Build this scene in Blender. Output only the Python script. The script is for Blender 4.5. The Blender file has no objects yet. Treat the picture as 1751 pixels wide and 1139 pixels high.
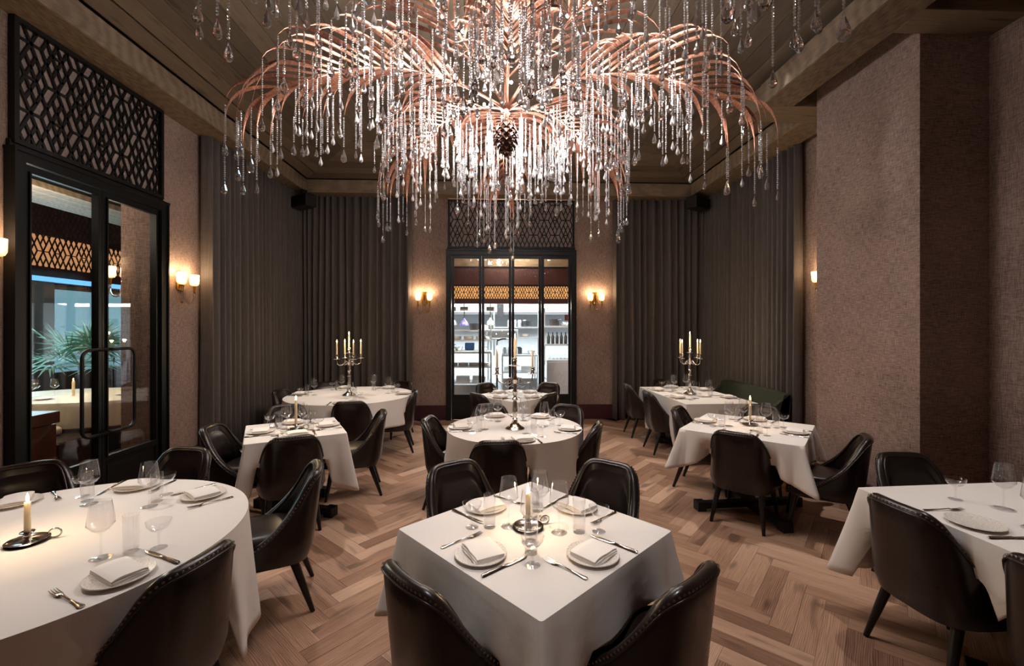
import bpy, bmesh, math, random
from mathutils import Vector, Matrix
random.seed(7)
PI=math.pi
C=bpy.context.scene.collection
SC=bpy.context.scene
R=math.radians
# ---------------------------------------------------------------- camera, light, exposure
cam=bpy.data.cameras.new('camera'); camo=bpy.data.objects.new('camera',cam); C.objects.link(camo)
camo.location=(0,0,1.7); camo.rotation_euler=(R(90),0,R(-2.1))
cam.sensor_width=36; cam.lens=745/1751*36; cam.shift_y=-9.5/1751; cam.clip_start=.05
SC.camera=camo
w=bpy.data.worlds.new('world'); SC.world=w; w.use_nodes=True
w.node_tree.nodes['Background'].inputs[0].default_value=(.9,.75,.62,1)
w.node_tree.nodes['Background'].inputs[1].default_value=.012
SC.view_settings.view_transform='Standard'; SC.view_settings.look='None'; SC.view_settings.gamma=1
SC.view_settings.exposure=1.08; SC.view_settings.use_curve_mapping=False
SC.cycles.caustics_reflective=False; SC.cycles.caustics_refractive=False
SC.cycles.sample_clamp_indirect=4.0; SC.cycles.use_denoising=True
SC.cycles.max_bounces=14; SC.cycles.transparent_max_bounces=24; SC.cycles.transmission_bounces=12
CH_W=4.0      # watts of each small chandelier lamp
SC_W=2.6      # each sconce lamp
CD_W=1.5      # each candle flame
def point(name,loc,watt,col,rad=.03):
    l=bpy.data.lights.new(name,'POINT'); l.energy=watt; l.color=col; l.shadow_soft_size=rad
    o=bpy.data.objects.new(name,l); o.location=loc; C.objects.link(o); return o
def spot(name,loc,to,watt,col,ang=50,blend=.6,rad=.04):
    l=bpy.data.lights.new(name,'SPOT'); l.energy=watt; l.color=col; l.spot_size=R(ang); l.spot_blend=blend; l.shadow_soft_size=rad
    o=bpy.data.objects.new(name,l); o.location=loc
    o.rotation_euler=(Vector(to)-Vector(loc)).to_track_quat('-Z','Y').to_euler(); C.objects.link(o); return o
def area(name,loc,rot,sx,sy,watt,col):
    l=bpy.data.lights.new(name,'AREA'); l.shape='RECTANGLE'; l.size=sx; l.size_y=sy; l.energy=watt; l.color=col
    o=bpy.data.objects.new(name,l); o.location=loc; o.rotation_euler=rot; C.objects.link(o); return o
WARM=(1,.68,.38); NEUT=(1,.95,.92)
# recessed table downlights along the dark slot; middle ones added without a fixture
for q,(lx,ly,tx,ty,wt) in enumerate([(-3.0,2.4,-2.04,1.96,55),(-3.0,5.2,-1.86,4.1,60),(-3.0,6.9,-2.03,6.17,60),(2.73,4.1,2.38,4.03,55),(2.73,2.2,2.7,1.9,45),(2.9,6.4,2.75,6.05,60),(.15,.9,.178,2.02,55),(.2,6.9,.27,6.05,45),(.2,3.3,.17,4.12,40)]):
    spot('downlight_lamp',(lx,ly,4.30),(tx,ty,.75),wt*2.0,NEUT,40,.9,.05)
# kitchen and lounge lights
area('kitchen_ceiling_lamp',(.6,10.6,3.05),(0,0,0),4.6,1.6,330,(.93,.97,1))
area('kitchen_front_fill',(.3,9.5,2.17),(R(-10),0,0),3.0,.3,55,(1,.90,.76))  # added warm fill for the lower kitchen, no fixture of its own
area('lounge_daylight',(-8.6,7.4,1.9),(0,R(-90),0),1.8,4.0,60,(.55,.86,1))
point('lounge_soffit_fill',(-6.0,5.6,3.0),140,(1,.84,.62),.15)  # fill added to warm the lounge soffit, no fixture
point('lounge_wall_fill',(-4.7,4.0,3.0),22,(1,.80,.6),.1)  # fill added to brighten the lounge return wall, apart from its sconce
point('lobby_fill',(.3,8.62,3.45),55,(1,.82,.6),.1)  # added fill brightening the oak soffit and maroon fascia, no fixture
area('cove_lamp_right',(3.28,3.95,4.42),(0,0,0),.12,.9,2.5,(1,.85,.66))
area('cove_lamp_left',(XL0+.03,4.3,4.30),(0,R(12),0),.05,3.0,2.0,(1,.85,.66)) if False else None
# ---------------------------------------------------------------- materials
def L(h):
    h=h.lstrip('#'); v=[int(h[i:i+2],16)/255 for i in (0,2,4)]
    return tuple((c/12.92 if c<=.04045 else ((c+.055)/1.055)**2.4) for c in v)+(1,)
class N:
    def __init__(s,name):
        s.m=bpy.data.materials.new(name); s.m.use_nodes=True; s.t=s.m.node_tree
        s.b=s.t.nodes['Principled BSDF']; s.out=s.t.nodes['Material Output']
    def n(s,typ,**k):
        o=s.t.nodes.new(typ)
        for a,b in k.items():
            if a in('ins',):
                for i,v in b.items():
                    if isinstance(v,bpy.types.NodeSocket): s.t.links.new(v,o.inputs[i])
                    else: o.inputs[i].default_value=v
            else: setattr(o,a,b)
        return o
    def l(s,a,b): s.t.links.new(a,b)
    def set(s,**k):
        for a,v in k.items():
            i=s.b.inputs[a.replace('_',' ')]
            if isinstance(v,bpy.types.NodeSocket): s.l(v,i)
            else: i.default_value=v
        return s
    def ramp(s,fac,stops):
        r=s.n('ShaderNodeValToRGB'); e=r.color_ramp.elements
        while len(e)<len(stops): e.new(.5)
        for x,(p,c) in zip(e,stops): x.position=p; x.color=c
        s.l(fac,r.inputs[0]); return r.outputs[0]
    def bump(s,h,st,dist=.002):
        b=s.n('ShaderNodeBump',ins={'Height':h,'Strength':st,'Distance':dist}); s.l(b.outputs[0],s.b.inputs['Normal'])
    def co(s,kind='Object',scale=(1,1,1)):
        t=s.n('ShaderNodeTexCoord'); m=s.n('ShaderNodeMapping',ins={'Vector':t.outputs[kind],'Scale':scale}); return m.outputs[0]
    def noise(s,v,sc,det=3,rough=.55):
        return s.n('ShaderNodeTexNoise',ins={'Vector':v,'Scale':sc,'Detail':det,'Roughness':rough}).outputs[0]
def plain(name,col,rough=.5,metal=0,**k):
    q=N(name); q.set(Base_Color=L(col),Roughness=rough,Metallic=metal,**k); return q.m
def emit(name,col,st):
    q=N(name); e=q.n('ShaderNodeEmission',ins={'Color':L(col),'Strength':st}); q.l(e.outputs[0],q.out.inputs[0]); return q.m
def fabric(name,c1,c2,axis='x'):
    q=N(name)
    a=q.noise(q.co('Object',(17,17,280)),1.0,4,.65); b=q.noise(q.co('Object',(280,280,13)),1.0,4,.65)
    c=q.noise(q.co('Object',(1,1,1)),1.6,2)
    m=q.n('ShaderNodeMath',operation='ADD',ins={0:a,1:b}).outputs[0]
    m=q.n('ShaderNodeMath',operation='MULTIPLY_ADD',ins={0:c,1:.25,2:m}).outputs[0]
    m=q.n('ShaderNodeMath',operation='MULTIPLY',ins={0:m,1:.445}).outputs[0]
    q.set(Base_Color=q.ramp(m,[(.38,L(c1)),(.60,L(c2))]),Roughness=.85); q.bump(m,.5,.004); return q.m
M={}
M['wall']=fabric('woven_wall_fabric','#493a33','#b2978c')
M['panelback']=fabric('panel_backing_fabric','#7a6a66','#a8968f')
def wood(name,c1,c2,c3,uv=True,rough=.5,scale=(1,1,1),spread=.45):
    q=N(name)
    oi=q.n('ShaderNodeObjectInfo').outputs['Random']
    if uv:
        t=q.n('ShaderNodeUVMap',uv_map='UVMap').outputs[0]
        r2=q.n('ShaderNodeSeparateXYZ',ins={0:q.n('ShaderNodeUVMap',uv_map='rnd').outputs[0]}).outputs[0]
        rr=q.n('ShaderNodeMath',operation='FRACT',ins={0:q.n('ShaderNodeMath',operation='ADD',ins={0:oi,1:r2}).outputs[0]}).outputs[0]
    else:
        t=q.n('ShaderNodeTexCoord').outputs['Object']; rr=oi
    off=q.n('ShaderNodeCombineXYZ',ins={0:q.n('ShaderNodeMath',operation='MULTIPLY',ins={0:rr,1:57.}).outputs[0],1:q.n('ShaderNodeMath',operation='MULTIPLY',ins={0:rr,1:91.}).outputs[0],2:0.}).outputs[0]
    v=q.n('ShaderNodeVectorMath',operation='ADD',ins={0:t,1:off}).outputs[0]
    v1=q.n('ShaderNodeMapping',ins={'Vector':v,'Scale':(1.2*scale[0],14*scale[1],6*scale[2])}).outputs[0]
    big=q.noise(v1,1.6,4,.6)
    wv=q.n('ShaderNodeTexWave',wave_type='BANDS',bands_direction='Y',ins={'Vector':q.n('ShaderNodeMapping',ins={'Vector':v,'Scale':(1.6*scale[0],10*scale[1],2)}).outputs[0],'Scale':2.6,'Distortion':11.,'Detail':2.,'Detail Scale':.55}).outputs[0]
    fine=q.noise(q.n('ShaderNodeMapping',ins={'Vector':v,'Scale':(6*scale[0],150*scale[1],40)}).outputs[0],1.,3,.6)
    m=q.n('ShaderNodeMath',operation='MULTIPLY_ADD',ins={0:wv,1:.20,2:q.n('ShaderNodeMath',operation='MULTIPLY_ADD',ins={0:fine,1:.45,2:q.n('ShaderNodeMath',operation='MULTIPLY',ins={0:big,1:.34}).outputs[0]}).outputs[0]}).outputs[0]
    tone=q.n('ShaderNodeMath',operation='MULTIPLY_ADD',ins={0:rr,1:spread,2:-.5*spread}).outputs[0]
    m=q.n('ShaderNodeMath',operation='ADD',ins={0:m,1:tone}).outputs[0]
    knot=q.noise(q.n('ShaderNodeMapping',ins={'Vector':v,'Scale':(2.2*scale[0],7*scale[1],3)}).outputs[0],1.,1)
    kn=q.ramp(knot,[(.27,(.35,.35,.35,1)),(.36,(1,1,1,1))])
    col=q.ramp(m,[(.22,L(c1)),(.5,L(c2)),(.78,L(c3))])
    mx=q.n('ShaderNodeMix',data_type='RGBA',blend_type='MULTIPLY',ins={0:.8,6:col,7:kn}).outputs[2]
    q.set(Base_Color=mx,Roughness=rough); q.bump(fine,.25,.001); return q.m
M['floor']=wood('oak_floor','#775544','#b38a70','#d6b197',True,.42,(1,1.3,1),.36)
M['ceil']=wood('ceiling_oak','#3f362d','#5c4f43','#766858',True,.6,(1,1.2,1),.30)
M['beam']=wood('beam_oak','#54463a','#766550','#8f7d68',False,.55,(1,3,3),.2)
M['beamy']=wood('beam_oak_lengthwise','#54463a','#766550','#8f7d68',False,.55,(10,.09,3),.2)
M['slot']=plain('ceiling_slot','#0c0807',.9)
M['black']=plain('black_steel','#141517',.42,.35)
M['lattice']=plain('bronze_fretwork','#15110f',.5,.3)
M['red']=plain('oxblood_paint','#421f24',.38)
M['plaster']=plain('dark_plaster','#4b4038',.8)
def leather(name,col):
    q=N(name); v=q.co('Object'); n=q.noise(v,160,3); n2=q.noise(v,7,2)
    q.set(Base_Color=q.ramp(n2,[(.3,L(col)),(.75,L('#251a16'))]),Roughness=q.ramp(n2,[(.3,(.27,.27,.27,1)),(.7,(.33,.33,.33,1))])); q.bump(n,.12,.001); return q.m
M['leather']=leather('dark_brown_leather','#1d1412')
M['piping']=leather('brown_leather_piping','#241813')
M['nail']=plain('pewter_nailheads','#8c8278',.35,1)
M['leg']=plain('dark_stained_wood','#120d0b',.4)
q=N('white_linen'); v=q.co('Object'); a=q.noise(v,9,3); b=q.noise(v,420,2)
q.set(Base_Color=L('#e4dcd6'),Roughness=.75,Sheen_Weight=.15); q.bump(q.n('ShaderNodeMath',operation='MULTIPLY_ADD',ins={0:b,1:.05,2:a}).outputs[0],.14,.02); M['cloth']=q.m
M['napkin']=plain('white_napkin_linen','#ece4de',.8)
M['plate']=plain('glazed_white_china','#e6ded6',.25)
q=N('embossed_plate_rim'); v=q.n('ShaderNodeTexVoronoi',ins={'Vector':q.co('Object'),'Scale':160.}).outputs[0]
q.set(Base_Color=q.ramp(v,[(.1,L('#b3a698')),(.5,L('#e4dbd2'))]),Roughness=.3); q.bump(v,.4,.002); M['rim']=q.m
M['silver']=plain('polished_silver','#cfc8c0',.16,1)
M['brass']=plain('brushed_brass','#b98c45',.3,1)
def glass(name,col='#ffffff',rough=0.,tr=1.,ior=1.48):
    return plain(name,col,rough,0,Transmission_Weight=tr,IOR=ior)
def thin(name,tint,base,edge,extra=None):
    q=N(name); tb=q.n('ShaderNodeBsdfTransparent',ins={0:tint}); gb=q.n('ShaderNodeBsdfGlossy',ins={0:(1,1,1,1),1:.02})
    lw=q.n('ShaderNodeLayerWeight',ins={0:.5}).outputs['Facing']; p5=q.n('ShaderNodeMath',operation='POWER',ins={0:lw,1:4.}).outputs[0]
    fr=q.n('ShaderNodeMath',operation='MULTIPLY_ADD',ins={0:p5,1:edge,2:base}); mx=q.n('ShaderNodeMixShader',ins={0:fr.outputs[0],1:tb.outputs[0],2:gb.outputs[0]}); o=mx.outputs[0]
    if extra: 
        tl=q.n('ShaderNodeBsdfTranslucent',ins={0:extra[0]}); o=q.n('ShaderNodeMixShader',ins={0:extra[1],1:o,2:tl.outputs[0]}).outputs[0]
    q.l(o,q.out.inputs[0]); return q.m
M['glass']=thin('clear_glass',(.972,.972,.976,1),.045,.8)
M['shade']=thin('fluted_shade_glass',(1,.96,.88,1),.08,.6,((1,.9,.72,1),.32))
M['tube']=glass('amber_clear_tube','#f3e4d0',.02,.95)
M['crystal']=glass('cut_crystal_beads','#ffffff',.04,.66,1.55); M['drop']=glass('cut_crystal_drops','#ffffff',.0,.94,1.5)
q=N('door_glass'); tb=q.n('ShaderNodeBsdfTransparent',ins={0:(.9,.92,.92,1)}); gb=q.n('ShaderNodeBsdfGlossy',ins={0:(1,1,1,1),1:.0})
lw=q.n('ShaderNodeLayerWeight',ins={0:.5}).outputs['Facing']; p5=q.n('ShaderNodeMath',operation='POWER',ins={0:lw,1:4.}).outputs[0]
fr=q.n('ShaderNodeMath',operation='MULTIPLY_ADD',ins={0:p5,1:.9,2:.045}); mx=q.n('ShaderNodeMixShader',ins={0:fr.outputs[0],1:tb.outputs[0],2:gb.outputs[0]}); q.l(mx.outputs[0],q.out.inputs[0]); M['pane']=q.m
q=N('copper_leaf'); q.set(Base_Color=q.ramp(q.noise(q.co('Object',(40,2,40)),1.,2),[(.3,L('#8c5c49')),(.7,L('#bf8872'))]),Roughness=.36,Metallic=.75); M['copper']=q.m
M['cone']=plain('bronze_cone','#5a3c30',.35,.8)
M['wax']=plain('ivory_wax','#ead4ac',.5)
M['flame']=emit('candle_flame','#ffcf78',38)
M['bulb']=emit('led_bulb','#fff3e6',60)
M['scbulb']=emit('sconce_bulb','#ffcf88',9)
q=N('curtain_cloth'); v=q.co('Object',(200,200,4)); n=q.noise(v,1.,3); n3=q.noise(q.co('Object',(6,6,300)),1.,2)
mm=q.n('ShaderNodeMath',operation='MULTIPLY_ADD',ins={0:n3,1:.5,2:n}).outputs[0]
q.set(Base_Color=q.ramp(mm,[(.4,L('#403a37')),(1.,L('#675e5a'))]),Roughness=.8,Sheen_Weight=.1); M['curtain']=q.m
M['green']=fabric('green_velvet','#22271e','#3f4436')
M['steel']=plain('brushed_steel','#b9bcbe',.3,.7)
M['whitewall']=plain('kitchen_white_tile','#dfe6ea',.35)
M['walnut']=wood('reddish_veneer','#4a2418','#6b3623','#844a33',False,.3,(1,1,1),.1)
M['gold']=emit('lit_amber_panel','#cf9062',.55)
M['kgold']=emit('lit_gold_panel','#dd9c60',.75)
M['win']=emit('daylight_blue_window','#8fc0d0',.36)
M['sky']=emit('blue_strip','#6ab0f0',.9)
M['kitchenlight']=emit('kitchen_light_panel','#f2f8ff',1.6)
M['leaf']=plain('palm_leaf','#6d9a80',.5)
M['purple']=plain('purple_enamel','#4b3f8a',.3)
M['maroon']=plain('maroon_fascia','#3a1413',.5)
M['maroon2']=plain('dark_plum_fascia','#26100f',.5)
M['marble']=plain('pale_stone','#cfc6b2',.4)
M['chrome']=plain('grey_metal','#8d8f90',.3,.8)
M['dark']=plain('dark_object','#1b1a1a',.5)
# ---------------------------------------------------------------- mesh helpers
class MB:
    def __init__(s): s.v=[]; s.f=[]
    def add(s,vs,fs,M4=None):
        o=len(s.v)
        s.v+=[tuple(M4@Vector(p)) if M4 is not None else tuple(p) for p in vs]
        s.f+=[tuple(i+o for i in f) for f in fs]; return s
    def box(s,x0,x1,y0,y1,z0,z1,M4=None,bev=0):
        if bev<=0:
            vs=[(x,y,z) for z in(z0,z1) for y in(y0,y1) for x in(x0,x1)]
            return s.add(vs,[(0,2,3,1),(4,5,7,6),(0,1,5,4),(2,6,7,3),(0,4,6,2),(1,3,7,5)],M4)
        b=bev
        def ring(z,i): return [(x0+i+b if False else x0+i,y0+b+i,z),(x0+b+i,y0+i,z),(x1-b-i,y0+i,z),(x1-i,y0+b+i,z),(x1-i,y1-b-i,z),(x1-b-i,y1-i,z),(x0+b+i,y1-i,z),(x0+i,y1-b-i,z)]
        rs=[ring(z0,b*.6),ring(z0+b,0),ring(z1-b,0),ring(z1,b*.6)]
        vs=sum(rs,[]); fs=[tuple(range(7,-1,-1)),tuple(range(24,32))]
        for k in range(3):
            for i in range(8): fs.append((k*8+i,k*8+(i+1)%8,k*8+8+(i+1)%8,k*8+8+i))
        return s.add(vs,fs,M4)
    def grid(s,rows,closed=False,capa=False,capb=False,M4=None):
        n=len(rows[0]); vs=[p for r in rows for p in r]; fs=[]
        for k in range(len(rows)-1):
            for i in range(n if closed else n-1):
                j=(i+1)%n; fs.append((k*n+i,k*n+j,(k+1)*n+j,(k+1)*n+i))
        if capa: fs.append(tuple(range(n-1,-1,-1)))
        if capb: fs.append(tuple((len(rows)-1)*n+i for i in range(n)))
        return s.add(vs,fs,M4)
    def lathe(s,prof,n=16,M4=None,flute=0,nf=12):
        rows=[]
        for r,z in prof:
            rows.append([((r*(1+flute*math.cos(nf*2*PI*i/n)))*math.cos(2*PI*i/n),(r*(1+flute*math.cos(nf*2*PI*i/n)))*math.sin(2*PI*i/n),z) for i in range(n)])
        return s.grid(rows,True,prof[0][0]>1e-5,prof[-1][0]>1e-5,M4)
    def tube(s,path,r,n=6,M4=None,cap=True):
        P=[Vector(p) for p in path]; rows=[]; up=None
        for i,p in enumerate(P):
            t=(P[min(i+1,len(P)-1)]-P[max(i-1,0)]).normalized()
            if up is None: up=Vector((0,0,1)) if abs(t.z)<.9 else Vector((1,0,0))
            x=t.cross(up).normalized(); y=x.cross(t).normalized(); up=y
            rr=r[i] if isinstance(r,(list,tuple)) else r
            rows.append([p+x*(rr*math.cos(2*PI*k/n))+y*(rr*math.sin(2*PI*k/n)) for k in range(n)])
        return s.grid(rows,True,cap,cap,M4)
    def bar(s,a,b,wd,th,up=(0,0,1)):
        a=Vector(a); b=Vector(b); t=(b-a).normalized(); u=Vector(up); x=t.cross(u).normalized()*wd/2; y=u.normalized()*th/2
        rows=[[p-x-y,p+x-y,p+x+y,p-x+y] for p in(a,b)]
        return s.grid(rows,True,True,True)
    def mesh(s,name,mat,smooth=False,auto=None):
        me=bpy.data.meshes.new(name); me.from_pydata([tuple(p) for p in s.v],[],s.f)
        bm=bmesh.new(); bm.from_mesh(me); bmesh.ops.recalc_face_normals(bm,faces=bm.faces[:]); bm.to_mesh(me); bm.free()
        me.materials.append(mat)
        if smooth:
            me.polygons.foreach_set('use_smooth',[True]*len(me.polygons))
            if auto: me.set_sharp_from_angle(angle=R(auto))
        return me
    def build(s,name,mat,parent=None,smooth=False,auto=None,loc=None):
        return link(name,s.mesh(name,mat,smooth,auto),parent,loc)
def link(name,me,parent=None,loc=None):
    o=bpy.data.objects.new(name,me); C.objects.link(o)
    if parent: o.parent=parent
    if loc: o.location=loc
    return o
def tag(o,label=None,cat=None,group=None,kind=None):
    if label: o['label']=label
    if cat: o['category']=cat
    if group: o['group']=group
    if kind: o['kind']=kind
    return o
def thing(name,label,cat,loc=(0,0,0),rz=0,group=None):
    o=bpy.data.objects.new(name,None); C.objects.link(o); o.location=loc; o.rotation_euler=(0,0,rz); o.empty_display_size=.1
    return tag(o,label,cat,group)
def dup(o,parent=None):
    c=o.copy(); C.objects.link(c)
    if parent: c.parent=parent
    for ch in list(o.children): dup(ch,c)
    return c
def struct(name,mb,mat,parent=None,smooth=False): 
    o=mb.build(name,mat,parent,smooth); tag(o,kind='structure'); return o
class Proto:
    """first call moves the prototype itself, later calls copy it with its parts"""
    def __init__(s,o): s.o=o; s.used=False
    def __call__(s,loc,rz,label,group=None):
        r=dup(s.o) if s.used else s.o; s.used=True
        r.location=loc; r.rotation_euler=(0,0,rz); r['label']=label
        if group: r['group']=group
        return r
def cr(pts,t):
    """Catmull-Rom over (t,values...)"""
    i=0
    while i<len(pts)-2 and t>pts[i+1][0]: i+=1
    p1,p2=pts[i],pts[i+1]; p0=pts[max(i-1,0)]; p3=pts[min(i+2,len(pts)-1)]
    u=(t-p1[0])/(p2[0]-p1[0]); out=[]
    for k in range(1,len(p1)):
        h=p2[0]-p1[0]
        m1=(p2[k]-p0[k])/max(p2[0]-p0[0],1e-6)*h; m2=(p3[k]-p1[k])/max(p3[0]-p1[0],1e-6)*h
        out.append((2*u**3-3*u*u+1)*p1[k]+(u**3-2*u*u+u)*m1+(-2*u**3+3*u*u)*p2[k]+(u**3-u*u)*m2)
    return out
def proj(p):
    a=R(2.1); S,Cc=math.sin(a),math.cos(a); f=S*p[0]+Cc*p[1]
    if f<.1: return None
    return (875.5+745*(Cc*p[0]-S*p[1])/f,560-745*(p[2]-1.7)/f,f)
# ---------------------------------------------------------------- room shell
XL,XR,XC,YB,YN=-3.65,3.98,3.40,8.06,-1.3
ZB=4.05     # underside of beams
fl=struct('floor',MB().box(-4.0,4.3,YN-.2,8.5,-.06,-.012),M['slot'])
# herringbone planks
def plankmesh(quads,name,z0=-.012,z1=0.,rnds=None,th=None):
    """quads: list of (corner list, uv corner list, rnd)"""
    vs=[];fs=[];uv=[];rn=[]
    for q,u,r in quads:
        n=len(q); o=len(vs)
        zz=[p[2] if len(p)>2 else None for p in q]
        cx=sum(p[0] for p in q)/n; cy=sum(p[1] for p in q)/n
        top=[(p[0],p[1],p[2] if len(p)>2 else z1) for p in q]; bot=[(p[0],p[1],(p[2]+th) if len(p)>2 else z0) for p in q]
        vs+=top+bot
        F=[tuple(range(n))]+[((i+1)%n,i,n+i,n+(i+1)%n) for i in range(n)]
        for f in F:
            fs.append(tuple(o+i for i in f)); uv+=[u[i%n] for i in f]; rn+=[(r,r)]*len(f)
    me=bpy.data.meshes.new(name); me.from_pydata(vs,[],fs)
    l1=me.uv_layers.new(name='UVMap'); l2=me.uv_layers.new(name='rnd')
    l1.data.foreach_set('uv',[c for p in uv for c in p]); l2.data.foreach_set('uv',[c for p in rn for c in p])
    return me
PL,PW=.61,.115
ax=Vector((math.cos(R(47.5)),math.sin(R(47.5)),0)); bx=Vector((-ax.y,ax.x,0)); O0=Vector((1.626,2.68,0)); g=.0007
cells=[]
for m in range(-10,12):
    for k in range(-90,90):
        a0=k*PW+m*PL; b0=k*PW-m*PL
        cells.append((a0,b0,0)); cells.append((a0+PL,b0+PW-PL,1))
planks=[]
for a0,b0,o in cells:
    la,lb=(PL,PW) if o==0 else (PW,PL)
    c=O0+ax*(a0+la/2)+bx*(b0+lb/2)
    if not(-3.66<c.x<3.99 and -1.2<c.y<8.05): continue
    ang=math.atan2(ax.y,ax.x)+(PI/2 if o else 0)
    pr=proj(c); size=0
    if pr and -60<pr[0]<1811 and 690<pr[1]<1260: size=1/pr[2]
    planks.append((size,c,ang))
planks.sort(key=lambda p:-p[0])
hl,hw=PL/2-g,PW/2-g
pm=plankmesh([([(-hl,-hw),(hl,-hw),(hl,hw),(-hl,hw)],[(-hl,-hw),(hl,-hw),(hl,hw),(-hl,hw)],0)],'plank'); pm.materials.append(M['floor'])
for i,(s_,c,an) in enumerate(planks[:298]):
    o=link('plank',pm,fl); o.location=c; o.rotation_euler=(random.uniform(-.0012,.0012),0,an+PI*(i%2))
qs=[]
for s_,c,an in planks[298:]:
    ca,sa=math.cos(an),math.sin(an); r=random.random()
    qs.append(([(c.x+x*ca-y*sa,c.y+x*sa+y*ca) for x,y in((-hl,-hw),(hl,-hw),(hl,hw),(-hl,hw))],[(-hl,-hw),(hl,-hw),(hl,hw),(-hl,hw)],r))
me=plankmesh(qs,'distant_planks'); me.materials.append(M['floor']); tag(link('distant_planks',me,fl),kind='stuff')
# walls
WH=5.4
mb=MB().box(XL-.25,XL,YN,3.40,0,WH).box(XL-.25,XL,4.86,YB,0,WH).box(XL-.25,XL,3.40,4.86,4.10,WH)
wl=struct('wall_left',mb,M['wall'])
mb=MB().box(XL-.25,-.88,YB,YB+.25,0,WH).box(1.45,XR+.25,YB,YB+.25,0,WH).box(-.88,1.45,YB,YB+.25,4.10,WH)
wb=struct('wall_back',mb,M['wall'])
mb=MB().box(XR,XR+.25,YN,YB,0,WH); struct('wall_right',mb,M['wall'])
mb=MB().box(XC,XR,3.375,4.50,0,WH); struct('wall_pillar',mb,M['wall'])
mb=MB().box(XL-.25,XR+.25,YN-.2,YN,0,WH); struct('wall_front',mb,M['wall'])
# baseboards
def baseb(name,x0,x1,y0,y1): struct(name,MB().box(x0,x1,y0,y1,.0,.27,None,.006),M['red'])
baseb('baseboard_left',XL,XL+.025,4.87,5.6); baseb('baseboard_left_near',XL,XL+.025,YN,3.39)
baseb('baseboard_back_left',-1.7,-.885,YB-.025,YB); baseb('baseboard_back_right',1.455,2.3,YB-.025,YB)
baseb('baseboard_pillar',XC-.025,XC,3.35,4.50); baseb('baseboard_pillar_near',XC,XR,3.35,3.375); baseb('baseboard_right',XR-.025,XR,YN,3.35)
# beams: soffits and fascias
ZC=4.28
tb=tag(bpy.data.objects.new('ceiling',None),kind='structure'); C.objects.link(tb)
def beam(x0,x1,y0,y1,z0=ZB,z1=ZC): tag(MB().box(x0,x1,y0,y1,z0,z1,None,.004).build('beam',M['beamy' if y1-y0>x1-x0 else 'beam'],tb),kind='structure')
M['fascia']=wood('lit_beam_oak','#66574a','#85735f','#9c8a75',False,.5,(10,.09,3),.2); M['fasciax']=wood('lit_beam_oak_cross','#66574a','#85735f','#9c8a75',False,.5,(1,3,3),.2)  # lighter copy of the beam oak: light on the fascias put into the colour
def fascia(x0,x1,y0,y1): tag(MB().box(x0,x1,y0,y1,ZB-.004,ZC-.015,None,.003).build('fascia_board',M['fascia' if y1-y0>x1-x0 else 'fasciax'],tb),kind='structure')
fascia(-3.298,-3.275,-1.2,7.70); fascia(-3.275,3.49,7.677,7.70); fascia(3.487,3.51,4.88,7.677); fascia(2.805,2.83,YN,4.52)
beam(XL,-3.30,YN,7.70)
beam(XL,XR-.10,7.70,7.98)
beam(3.51,XR-.10,4.88,7.70)
beam(2.83,3.16,YN,4.52); beam(2.83,XR-.10,4.52,4.88)
beam(3.16,XR,3.10,3.365)
# ceiling planks: sloped mitred coffer
TX0,TX1,TY0,TY1=-3.26,3.475,-1.2,7.66
slope=.16; PWc=.185
def zc(d): return ZC+slope*d
nr=18
def ring(d): return (TX0+d,TX1-d,TY0+d,TY1-d)
for i in range(nr):
    d0=i*PWc+.003; d1=(i+1)*PWc-.003
    a=ring(d0); b=ring(d1)
    if b[1]-b[0]<.02: break
    if i==1: mat_gap=True
    za,zb=zc(d0),zc(d1)
    sides=[[(a[0],a[2],za),(a[0],a[3],za),(b[0],b[3],zb),(b[0],b[2],zb)],[(a[1],a[3],za),(a[1],a[2],za),(b[1],b[2],zb),(b[1],b[3],zb)],
           [(a[0],a[3],za),(a[1],a[3],za),(b[1],b[3],zb),(b[0],b[3],zb)],[(a[1],a[2],za),(a[0],a[2],za),(b[0],b[2],zb),(b[1],b[2],zb)]]
    for j,qd in enumerate(sides):
        e=.02 if (i,j) in ((1,0),(1,1)) else 0    # dark slot beside the second plank
        if j<2:
            if e: qd=[(p[0]+(e if j==0 else -e)*(1 if k<2 else 0),p[1],p[2]) for k,p in enumerate(qd)]
            u=[(p[1],p[0]) for p in qd]
        else: u=[(p[0],p[1]) for p in qd]
        me=plankmesh([(qd,u,0)],'plank',th=.02); me.materials.append(M['ceil']); link('plank',me,tb)
tag(MB().box(-4.1,4.4,YN-.2,8.4,5.3,5.5).build('ceiling_slab',M['slot'],tb),kind='structure')
me=plankmesh([([(TX0,TY0,ZC+.05),(TX0,TY1,ZC+.05),(0.1,4.3,ZC+.05+slope*3.4),(.1,2.2,ZC+.05+slope*3.4)],[(0,0)]*4,0),([(TX1,TY1,ZC+.05),(TX1,TY0,ZC+.05),(.1,2.2,ZC+.05+slope*3.4),(0.1,4.3,ZC+.05+slope*3.4)],[(0,0)]*4,0),
   ([(TX0,TY1,ZC+.05),(TX1,TY1,ZC+.05),(.1,4.3,ZC+.05+slope*3.4)],[(0,0)]*3,0),([(TX1,TY0,ZC+.05),(TX0,TY0,ZC+.05),(.1,2.2,ZC+.05+slope*3.4)],[(0,0)]*3,0)],'ceiling_backing',th=.03)
me.materials.append(M['slot']); tag(link('ceiling_backing',me,tb),kind='structure')
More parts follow.
